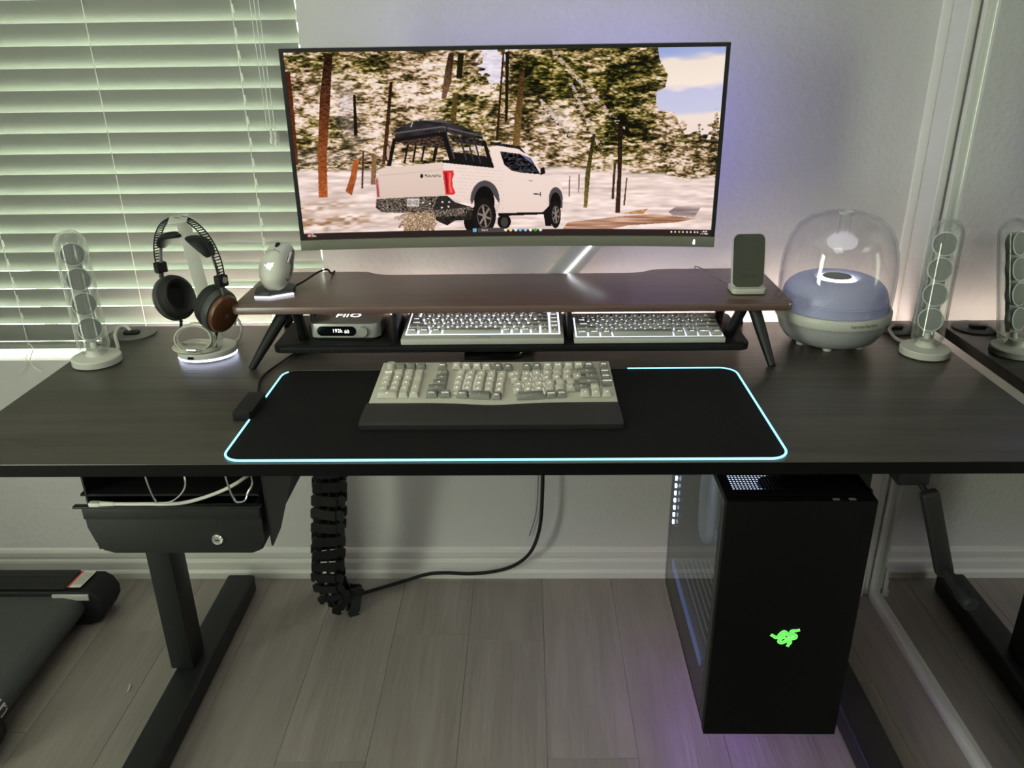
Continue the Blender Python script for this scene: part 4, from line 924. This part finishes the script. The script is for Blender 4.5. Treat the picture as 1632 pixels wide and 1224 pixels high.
MB().ring([(.0125, .262), (.0145, .262), (.0150, .2675), (.0125, .268)], c3_, 32).build('port_rim', 'white_gloss', SB, smooth=True)
MB().open_lathe([(.012, .2665), (.011, .24), (.0135, .222)], c3_, 32).build('port_tube', 'dome_clear', SB, smooth=True)
cone = [(.1100, .0765), (.1105, .088)]
for k in range(5): cone += [(.1100-k*.0010, .092+k*.0045), (.1108-k*.0014, .0942+k*.0045)]
cone += [(.1000, .1200), (.0900, .1285), (.0760, .1345), (.0600, .1370), (.0480, .1360), (.0410, .1325), (.0385, .1290)]
MB().open_lathe(cone, c3_, 72).build('cone', 'lavender', SB, smooth=True)
rg = MB().open_lathe([(.0385, .1285), (.0370, .1330), (.0335, .1362), (.0305, .1372)], c3_, 56).build('light_ring', 'led_ring', SB, smooth=True)
MB().lathe([(.0306, .1373), (.0295, .1350), (.0, .1338)], c3_, 48).build('ring_cap', 'grey_plastic', rg, smooth=True)
def onband(a, b_, r=.1213): th = math.radians(-90+8)+(a+.0)/r; return (SC[0]+r*math.cos(th), SC[1]+r*math.sin(th), DZ1+.0668+b_)
letter('lettering', 'harman/kardon', .0098, lambda a, b_: onband(a+.010, b_), 'ink', SB)
SB.scale = (.942, .942, 1.0)

# ---------------------------------------------------------------- headphone stand, headphones, coiled lead
HS = thing('headphone_stand', 'white headphone stand with an oval base lit underneath and a flat leaning post', 'headphone stand', (-.655, 1.54, DZ1), (0, 0, math.radians(18)))
def oval(a_, b_, z, n_=48): return [(a_*math.cos(2*PI*k/n_), b_*math.sin(2*PI*k/n_)) for k in range(n_)]
MB().prism(oval(.0585, .0500, 0), .0075, .0195).build('base', 'white_gloss', HS, bev=.0025, world=False)
MB().prism(oval(.0575, .0490, 0), .0030, .0074).build('light_edge', 'led_base', HS, world=False)
MB().prism(oval(.052, .044, 0), .0002, .0029).build('rubber_foot', 'black_matte', HS, world=False)
for x in (-.030, -.008): MB().box(x-.0055, x+.0055, -.0487+.0012*abs(x/.02), -.042, .0105, .0150).build('usb_port', 'black_matte', HS, world=False)
MB().tube(spline([(.045, .030, .012), (.06, .065, .006), (.068, .085, .022), (.060, .125, .032), (.052, .15, .012)]), .0032, 8).build('cable', 'white_plastic', HS, smooth=True, world=False)
MB().bar((.018, .034, .018), (-.010, .040, .280), .026, .005, (0, 1, 0)).build('post', 'white_plastic', HS, bev=.001, world=False)
MB().prism(rrect(-.030, .004, -.030, .042, .006), .2765, .2795).build('cradle', 'white_plastic', HS, bev=.0015, world=False)

HP = thing('headphones', 'black headphones with orange-brown wooden cups hanging over the stand', 'headphones', (-.671, 1.556, DZ1), (0, 0, math.radians(-33)))
# local: x from left cup to right cup
cz, ctop, hwid = .184, .279, .0985
def bandpt(t, yy, dr=0):     # t in -1..1
    a_ = t*math.radians(101); return ((hwid+dr)*math.sin(a_), yy, cz+(ctop+dr-cz)*math.cos(a_))
bd = MB(); N_ = 56
for yy in (-.0075, .0075): bd.tube([bandpt(-1+2*i/N_, yy) for i in range(N_+1)], .0014, 6)
for i in range(N_+1):
    t = -1+2*i/N_
    if abs(t) > .16: bd.tube([bandpt(t, -.0075), bandpt(t, .0075)], .0011, 5)
for i in range(9):
    t0 = -.16+.32*i/9; p_ = [bandpt(t0, -.0075), bandpt(t0+.32/9, -.0075), bandpt(t0+.32/9, .0075), bandpt(t0, .0075)]; bd.add(p_, [(0, 1, 2, 3)])
bd.build('headband', 'black_matte', HP, smooth=True, world=False)
for s in (-1, 1):
    hx_ = s*.0965; tilt_ = s*math.radians(20)
    # wing pad
    a0 = Vector((s*.082, 0, cz+.012)); 
    wp = MB(); wv = []; wf = []; n1, n2 = 14, 12
    for i in range(n1+1):
        t = i/n1; a_ = math.radians(66-56*t)
        c_ = Vector((s*(.081*math.sin(a_)+.002), 0, cz+.006+.052*math.cos(a_)+.004*math.sin(PI*t))); e_ = max(.15, math.sin(PI*(.06+.88*t)))**.5
        tg = Vector((s*math.cos(a_), 0, -math.sin(a_))).normalized(); nr = Vector((tg.z, 0, -tg.x))*s
        for k in range(n2):
            b_ = 2*PI*k/n2; wv.append(c_+Vector((0, 1, 0))*math.cos(b_)*.021*e_+nr*math.sin(b_)*.0085*e_)
    for i in range(n1):
        for k in range(n2): wf.append((i*n2+k, i*n2+(k+1) % n2, (i+1)*n2+(k+1) % n2, (i+1)*n2+k))
    wf += [tuple(range(n2)), tuple(range(n1*n2, n1*n2+n2))]
    wg = wp.add(wv, wf).build('wing_pad', 'leather', HP, smooth=True, world=False)
    MB().tube(spline([(s*.080, 0, cz+.030), (s*.088, 0, cz+.008), (s*.0935, 0, cz-.010)]), .0032, 8).build('wing_arm', 'grey_plastic', wg, smooth=True, world=False)
    # hinge and yoke
    hg = MB().box(s*.0965-.0085, s*.0965+.0085, -.011, .011, cz-.028, cz-.006).build('hinge', 'black_matte', HP, bev=.003, world=False)
    MB().lathe([(.006, 0), (.006, .004)], (s*.105, 0, cz-.014), 14, (s, 0, 0)).build('hinge_cap', 'chrome', hg, world=False)
    MB().tube(spline([(s*.0965, 0, cz-.026), (s*.099, 0, cz-.040), (s*.096, 0, cz-.050)]), .005, 8).build('yoke', 'dark_plastic', HP, smooth=True, world=False)
    # cup: axis along x, lower edge swung inwards
    CM = Matrix.Translation((s*.0685, 0, cz-.078)) @ Matrix.Rotation(tilt_, 4, 'Y')
    def cup(prof, ring_=False, n_=44):
        m_ = MB()
        (m_.ring if ring_ else m_.lathe)(prof, (0, 0, 0), n_, (s, 0, 0)); m_.v = [(x, y*.90, z*1.08) for x, y, z in m_.v]; return m_.xf(CM)
    cup([(.0405, -.002), (.0430, .002), (.0430, .012), (.0415, .016), (.036, .018)]).build('cup_shell', 'dark_plastic', HP, smooth=True, world=False)
    wc = cup([(.0375, .0165), (.0385, .020), (.0360, .0265), (.029, .0295), (.014, .0305), (0, .0305)]).build('wood_cap', 'wood_cup', HP, smooth=True, world=False)
    cup([(.005, .0306), (.005, .0309), (.003, .0310)]).build('cap_emblem', 'grey_plastic', wc, world=False)
    cup([(.019, -.003), (.026, -.020), (.033, -.026), (.040, -.022), (.0435, -.010), (.042, -.001)], True).build('ear_pad', 'leather', HP, smooth=True, world=False)
    cup([(.030, -.006), (.030, -.004)]).build('driver_cloth', 'black_matte', HP, world=False)
    b0 = CM @ Vector((s*.006, 0, -.046)); b1 = CM @ Vector((s*.010, -.006, -.066)) 
    MB().tube([b0, b1], [.0035, .0028], 8).build('strain_relief', 'black_matte', HP, world=False)
CL = thing('coiled_cable', 'loose coil of cream headphone cable piled on the headphone stand base', 'cable', (-.672, 1.522, DZ1+.0196))
cm = MB(); P_ = []
rs_ = np.random.RandomState(5)
for i in range(150):
    t = i/149*5.4*2*PI; k = i/149
    rx_, ry_ = .037+.007*math.sin(t*.37)+.003*rs_.rand(), .026+.006*math.sin(t*.23+1)
    lift = .0028+.004*k+max(0, math.sin(t*.5+.6))*.004
    P_.append((-.672+rx_*math.cos(t)+.004*math.sin(t*.31), 1.520+ry_*math.sin(t), DZ1+.0196+lift))
cm.tube(P_, .0024, 6)
cm.build('lower_coil', 'offwhite', CL, smooth=True)
cm = MB()
for kk, (rx_, rz_, dy) in enumerate(((.037, .024, -.006), (.035, .0225, -.001), (.0385, .0255, .004))):
    cm.tube([(-.668+rx_*math.cos(a_)+.002*kk, 1.516+dy+.010*math.sin(a_), DZ1+.0222+rz_*(1+math.sin(a_)))for a_ in [2*PI*i/40 for i in range(40)]], .0019, 6, closed=True)
cm.build('upright_loop', 'offwhite', CL, smooth=True)
MB().tube([(-.672, 1.486, DZ1+.031), (-.654, 1.484, DZ1+.031)], .0036, 8).tube([(-.654, 1.484, DZ1+.031), (-.641, 1.483, DZ1+.030)], .0022, 8).build('plug', 'chrome', CL)

# ---------------------------------------------------------------- under the desk: drawer, clips, white cable
DR = thing('under_desk_drawer', 'black metal drawer with a keyed lock hanging under the desk', 'drawer', (-.58, 1.2, .717))
dx0, dx1, dyf = -.728, -.432, 1.118
MB().prism([(dx0+.004, .640), (dx1-.003, .640), (dx1-.003, .575), (dx1-.012, .556), (dx1-.026, .550), (dx0+.040, .550), (dx0+.022, .556), (dx0+.012, .572), (dx0+.004, .60)], dyf, dyf+.004, 'xz').build('front_panel', 'black_metal', DR, bev=.001)
MB().box(dx0-.008, dx1+.001, dyf-.008, dyf+.002, .6402, .6440).box(dx0+.004, dx1-.004, dyf-.004, dyf-.0002, .6180, .6400).build('front_lip', 'black_metal', DR, bev=.001)
MB().box(dx0+.012, dx1-.010, dyf+.0045, 1.40, .555, .558).box(dx0+.012, dx0+.015, dyf+.0045, 1.40, .558, .640).box(dx1-.013, dx1-.010, dyf+.0045, 1.40, .558, .640).box(dx0+.012, dx1-.010, 1.397, 1.40, .558, .640).build('tray', 'black_matte', DR)
MB().box(dx0-.002, dx1-.006, dyf+.012, 1.40, .652, .656).build('shelf', 'black_matte', DR)
for x in (dx0+.008, dx1+.004):
    br_ = MB()
    ov = [(dyf+.010, .7173), (1.42, .7173), (1.42, .69), (dyf+.06, .560), (dyf+.012, .556)]
    br_.prism(ov, x-.0015, x+.0015, 'yz')
    o = br_.build('side_bracket', 'black_metal', DR)
    MB().prism([(1.20, .690), (1.212, .696), (1.275, .696), (1.28, .688), (1.225, .640), (1.215, .642)], x-.0020, x+.0020, 'yz').build('slot', 'black_matte', o)
lk = MB().lathe([(.0098, 0), (.0098, .0035), (.0080, .0055), (.0062, .0050), (0, .0050)], (-.512, dyf+.0005, .5775), 24, (0, -1, 0)).build('lock', 'chrome', DR, smooth=True)
MB().box(-.5155, -.5085, dyf-.0052, dyf-.0040, .5765, .5785).build('keyway', 'ink', lk)
for (xa_, xb_, zb_), lab in (((-.600, -.545, .660), 'silver wire clip hanging above the drawer, the wider of two'), ((-.474, -.438, .661), 'silver wire clip hanging above the drawer next to its right bracket')):
    bc = thing('wire_clip', lab, 'clip', ((xa_+xb_)/2, 1.10, .7174), group='wire clips under the desk edge')
    MB().tube(spline([(xa_, 1.098, .7172), (xa_+.004, 1.096, .69), (xa_+.010, 1.096, zb_+.004), (xa_+.016, 1.097, zb_), ((xa_+xb_)/2+.006, 1.10, zb_+.001), (xb_-.008, 1.108, zb_+.010), (xb_, 1.112, zb_+.026), (xb_-.002, 1.112, .7172)]), .0017, 8).build('wire', 'chrome', bc, smooth=True)
    MB().box(xa_-.003, xb_+.003, 1.094, 1.118, .7145, .7173).build('clamp', 'black_metal', bc)
WC = thing('charging_cable', 'white cable with a stubby plug lying along the drawer top', 'cable', (-.57, 1.112, .646))
MB().tube(spline([(-.672, 1.1135, .6475), (-.62, 1.1135, .6475), (-.56, 1.116, .6475), (-.505, 1.125, .660), (-.462, 1.135, .680), (-.44, 1.18, .69), (-.445, 1.26, .70), (-.45, 1.30, .70)]), .0030, 8).build('lead', 'white_plastic', WC, smooth=True)
MB().box(-.708, -.690, 1.1085, 1.1185, .6443, .6515).build('plug', 'white_plastic', WC, bev=.002)
MB().tube([(-.690, 1.1135, .6478), (-.668, 1.1135, .6476)], [.0046, .0036], 10).build('strain_relief', 'white_plastic', WC, smooth=True)

# ---------------------------------------------------------------- cable spine and black cable
SP = thing('cable_spine', 'black jointed cable spine hanging from the desk to the floor', 'cable spine', (-.47, 1.60, 0))
path = spline([(-.425, 1.605, .712), (-.438, 1.60, .55), (-.452, 1.60, .42), (-.468, 1.60, .28), (-.480, 1.605, .19), (-.486, 1.615, .125), (-.480, 1.635, .066), (-.452, 1.655, .034), (-.425, 1.665, .026)], 24)
cum = [0]
for a_, b_ in zip(path[:-1], path[1:]): cum.append(cum[-1]+(b_-a_).length)
def at(sv_):
    for i in range(len(cum)-1):
        if cum[i+1] >= sv_: f_ = (sv_-cum[i])/max(cum[i+1]-cum[i], 1e-9); return path[i].lerp(path[i+1], f_), (path[i+1]-path[i]).normalized()
    return path[-1], (path[-1]-path[-2]).normalized()
lm_ = MB()
lm_.box(-.0185, .0185, -.019, -.0165, -.0125, .0125).box(-.0185, .0185, .0165, .019, -.0125, .0125)
lm_.box(-.020, -.0175, -.019, .019, -.0135, .0135).box(.0175, .020, -.019, .019, -.0135, .0135).box(-.002, .002, -.018, .018, -.011, .011)
for s in (-1, 1):
    for yy in (-.016, .011):
        lm_.prism([(s*.0195, -.0125), (s*.0290, -.0105), (s*.0300, -.0165), (s*.0335, -.0175), (s*.0385, -.0125), (s*.0385, .0085), (s*.0300, .0150), (s*.0195, .0120)], yy, yy+.005, 'xz')
link_me = lm_.mesh('link'); link_me.materials.append(MATS['black_metal'])
nl = int(cum[-1]/.0365)
for k in range(nl):
    p, d_ = at((k+.5)*cum[-1]/nl); o = link(bpy.data.objects.new('link', link_me), SP)
    zax = -d_; yax = Vector((0, 1, 0)); yax = (yax-zax*yax.dot(zax)).normalized(); xax = yax.cross(zax)
    R3_ = Matrix((xax, yax, zax)).transposed(); R3_ = R3_ @ Matrix.Rotation(.22*math.sin(k*1.1)+.15, 3, 'Z')
    o.matrix_basis = Matrix.Translation(p-SP.location) @ R3_.to_4x4()
BC = MB().tube(spline([(.0346, 1.755, .7172), (.0346, 1.755, .40), (.0335, 1.755, .28), (.028, 1.755, .19), (.012, 1.757, .125), (-.012, 1.760, .085), (-.05, 1.765, .054), (-.10, 1.772, .034), (-.16, 1.772, .028), (-.22, 1.772, .031), (-.27, 1.770, .028), (-.33, 1.76, .014), (-.38, 1.745, .007), (-.43, 1.715, .010), (-.452, 1.68, .022), (-.452, 1.66, .032)], 10), .0046, 8).build('power_cable', 'black_matte', None, smooth=True)
tag(BC, 'black power cable drooping from the desk to the floor along the skirting', 'cable')
wire = MB().tube(spline([(.028, 1.799, .7172), (.026, 1.799, .45), (.024, 1.799, .30), (.018, 1.797, .2), (.0, 1.796, .13)]), .0013, 6).build('thin_wire', 'grey_plastic', None, smooth=True); tag(wire, 'thin grey wire hanging on the wall beside the black power cable', 'wire')

# ---------------------------------------------------------------- computer tower hung under the desk
PC = thing('computer_tower', 'black computer tower with a glowing green three-headed logo hung under the desk', 'computer', (.42, 1.30, .187))
px0, px1, py0, py1, pz0, pz1 = .3065, .5385, 1.085, 1.525, .187, .668
MB().box(px0, px1, py0, py0+.018, pz0, pz1-.002).build('front_panel', 'pc_black', PC, bev=.002)
MB().box(px1-.012, px1, py0+.0185, py1, pz0, pz1-.002).build('side_panel', 'pc_black', PC, bev=.001)
MB().box(px0+.002, px1-.0125, py0+.0185, py1, pz0, pz0+.014).build('floor_panel', 'pc_black', PC)
MB().box(px0+.002, px1-.0125, py1-.004, py1, pz0+.0145, pz1-.002).build('rear_panel', 'pc_black', PC)
MB().box(px0+.0001, px0+.004, py0+.0185, py0+.036, pz0+.0145, pz1-.012).build('vent_strip', 'dark_plastic', PC)
vm = MB()
for i in range(100):
    z = pz0+.02+i*.0044
    if z < pz1-.016: vm.box(px0-.0002, px0+.0002, py0+.021, py0+.034, z, z+.0022)
vm.build('vent_holes', 'ink', PC)
MB().box(px0, px0+.004, py0+.0365, py1-.001, pz0+.0145, pz1-.012).build('glass_panel', 'smoke_glass', PC)
MB().box(px0, px1-.0125, py0+.0185, py0+.030, pz1-.012, pz1).box(px0, px1-.0125, py1-.02, py1, pz1-.012, pz1).box(px0, px0+.016, py0+.0302, py1-.0202, pz1-.012, pz1).box(px1-.030, px1-.0125, py0+.0302, py1-.0202, pz1-.012, pz1).build('top_frame', 'pc_black', PC)
gr = MB()      # punched top grille
gx0, gx1, gy0, gy1 = px0+.016, px1-.030, py0+.0302, py1-.0202
nxg, nyg = 34, 66
for i in range(nxg+1): x = gx0+(gx1-gx0)*i/nxg; gr.box(x-.0009, x+.0009, gy0, gy1, pz1-.003, pz1-.0018)
for j in range(nyg+1): y = gy0+(gy1-gy0)*j/nyg; gr.box(gx0, gx1, y-.0009, y+.0009, pz1-.0031, pz1-.0019)
gr.build('top_grille', 'pc_black', PC)
for x in (.475, .50): MB().box(x-.005, x+.005, py0+.003, py0+.008, pz1-.002, pz1-.0008).build('port', 'grey_plastic', PC)
MB().box(.415, .421, py0+.0190, py1-.005, pz0+.015, pz1-.013).build('motherboard_tray', 'black_matte', PC)
MB().box(.318, .412, 1.185, 1.505, .2455, .2665).build('graphics_card', 'black_metal', PC, bev=.002)
MB().box(.3155, .3178, 1.19, 1.50, .246, .266).build('graphics_card_edge', 'led_card', PC)
fn_ = MB()
for k in range(7): fn_.box(.333+k*.010, .336+k*.010, 1.20, 1.49, .2667, .2685)
fn_.build('card_fins', 'alu', PC)
for (xx, yy, r_), m_ in (((.345, 1.33, .0105), 'alu'), ((.362, 1.30, .0095), 'steel_blue')):
    MB().tube(spline([(xx, yy+.05, .655), (xx, yy+.05, .50), (xx, yy+.048, .46), (xx, yy+.035, .432), (xx, yy+.012, .428), (xx, yy-.008, .445), (xx, yy-.012, .48), (xx, yy-.012, .655)]), r_, 14).build('coolant_tube', m_, PC, smooth=True)
MB().box(.36, .412, 1.36, 1.46, .42, .56).build('water_block', 'black_gloss', PC, bev=.006)
mbx = MB()
for k in range(5): mbx.box(.395, .412, 1.20+k*.018, 1.207+k*.018, .36, .54)
mbx.build('memory_sticks', 'steel_blue', PC)
ls = MB()
for k in range(16): ls.box(.3125, .3165, 1.512, 1.5165, .35+k*.018, .358+k*.018)
ls.build('inner_light_beads', 'led_pc', PC)
MB().box(.324, .40, 1.120, 1.21, .646, .648).build('grille_glow', 'added_glow', PC)  # glowing plate added under the grille to light up its holes
MB().ring([(.030, 0), (.046, 0), (.046, .002), (.030, .002)], (.375, 1.29, .648), 32).build('grille_glow', 'added_glow', PC)  # glowing ring added behind the plate for the same purpose
MB().lathe([(.026, 0), (.026, .003)], (.402, 1.165, .6485), 24).build('fan_hub', 'dark_plastic', PC)
MB().box(.3125, .316, 1.123, 1.127, .42, .64).box(.33, .40, 1.45, 1.50, .640, .643).box(.33, .338, 1.18, 1.44, .640, .643).build('inner_fill', 'led_pc', PC)  # glowing strips added to brighten the tubes and card inside the case
MB().box(.30+.04, .30+.046, 1.16, 1.48, pz0-.0022, pz0-.0002).box(.48, .486, 1.12, 1.48, pz0-.0022, pz0-.0002).build('underglow', 'led_purple', PC)
for yy in (1.17, 1.44):
    MB().box(px0+.03, px1-.04, yy, yy+.02, pz1+.0001, pz1+.003).box(px0+.03, px0+.036, yy, yy+.02, pz1+.003, .7173).box(px1-.046, px1-.04, yy, yy+.02, pz1+.003, .7173).build('hanger', 'black_matte', PC)
logo(PC, lambda a, b_, c_: (.4245+a, py0-.0006-c_, .4035+b_), .0052, 'logo_green', 'logo_green_light')

# ---------------------------------------------------------------- walking pad lying sideways on the left
TM = thing('walking_pad', 'black walking treadmill lying under the window side of the desk', 'treadmill', (-1.5, 1.43, 0))
bp = [(-2.05, .022), (-1.13, .022), (-1.108, .030), (-1.096, .045), (-1.093, .058), (-1.098, .072), (-1.112, .083), (-1.135, .088), (-2.05, .088)]
MB().prism(bp, 1.235, 1.605, 'xz').build('belt', 'belt', TM, smooth=True)
for ya, yb in ((1.600, 1.690), (1.150, 1.232)):
    sh = -.008 if ya > 1.5 else -.030
    rp = [(-2.10, .0), (-1.085, .0), (-1.055, .012), (-1.040, .040), (-1.038, .062), (-1.050, .088), (-1.068, .100), (-2.10, .104)]
    MB().prism([(a_+(sh if a_ > -2 else 0), b_) for a_, b_ in rp], ya, yb, 'xz').build('end_cap', 'black_matte', TM, bev=.006, seg=3)
    r_ = MB().box(-2.09, -1.135, ya+.006, yb-.006, .1035, .1062).build('side_rail', 'black_metal', TM, bev=.001)
    for k in (1, 2): MB().box(-2.09, -1.14, ya+.006+k*(yb-ya-.012)/3-.001, ya+.006+k*(yb-ya-.012)/3+.001, .1063, .1070).build('groove', 'ink', r_)
MB().box(-1.165, -1.075, 1.594, 1.600, .080, .096).build('corner_guard', 'alu', TM, bev=.002)
lb_ = MB().prism([(-1.128, 1.612), (-1.100, 1.612), (-1.092, 1.678), (-1.122, 1.678)], .1063, .1068).build('warning_label', 'label_white', TM)
MB().prism([(-1.134, 1.612), (-1.128, 1.612), (-1.122, 1.678), (-1.128, 1.678)], .1063, .1069).build('label_edge', 'label_red', lb_)
for k in range(4): MB().prism([(-1.123+k*.006, 1.622), (-1.1215+k*.006, 1.622), (-1.1155+k*.006, 1.672), (-1.117+k*.006, 1.672)], .1069, .1071).build('label_line', 'ink', lb_)
def onbelt(a, b_):      # lettering wraps over the roller end of the belt
    s_ = a
    if s_ < 0: return (-1.135+s_, 1.262+b_, .0888)
    th = min(s_/.034, 1.9); return (-1.127+.034*math.sin(th), 1.262+b_, .0545+.034*math.cos(th)+.0004)
letter('lettering', 'un', .062, lambda a, b_: onbelt(-a*.9+.034, -b_-.004), 'paint_white', TM)
MB().prism([(-1.12, 1.20), (-1.07, 1.205), (-1.068, 1.212), (-1.118, 1.212)], .1063, .1075).build('foot_trim', 'alu', TM)
sc_ = MB().tube(spline([(-.9005, 1.398, .0022), (-.8975, 1.39, .0026), (-.8965, 1.383, .0024), (-.8965, 1.377, .0018)]), [.0006]+[.0016]*22+[.0006, .0004], 6).build('paper_sliver', 'paint_white', None, smooth=True)
tag(sc_, 'tiny white curved sliver lying on the floor beside the desk leg', 'scrap')
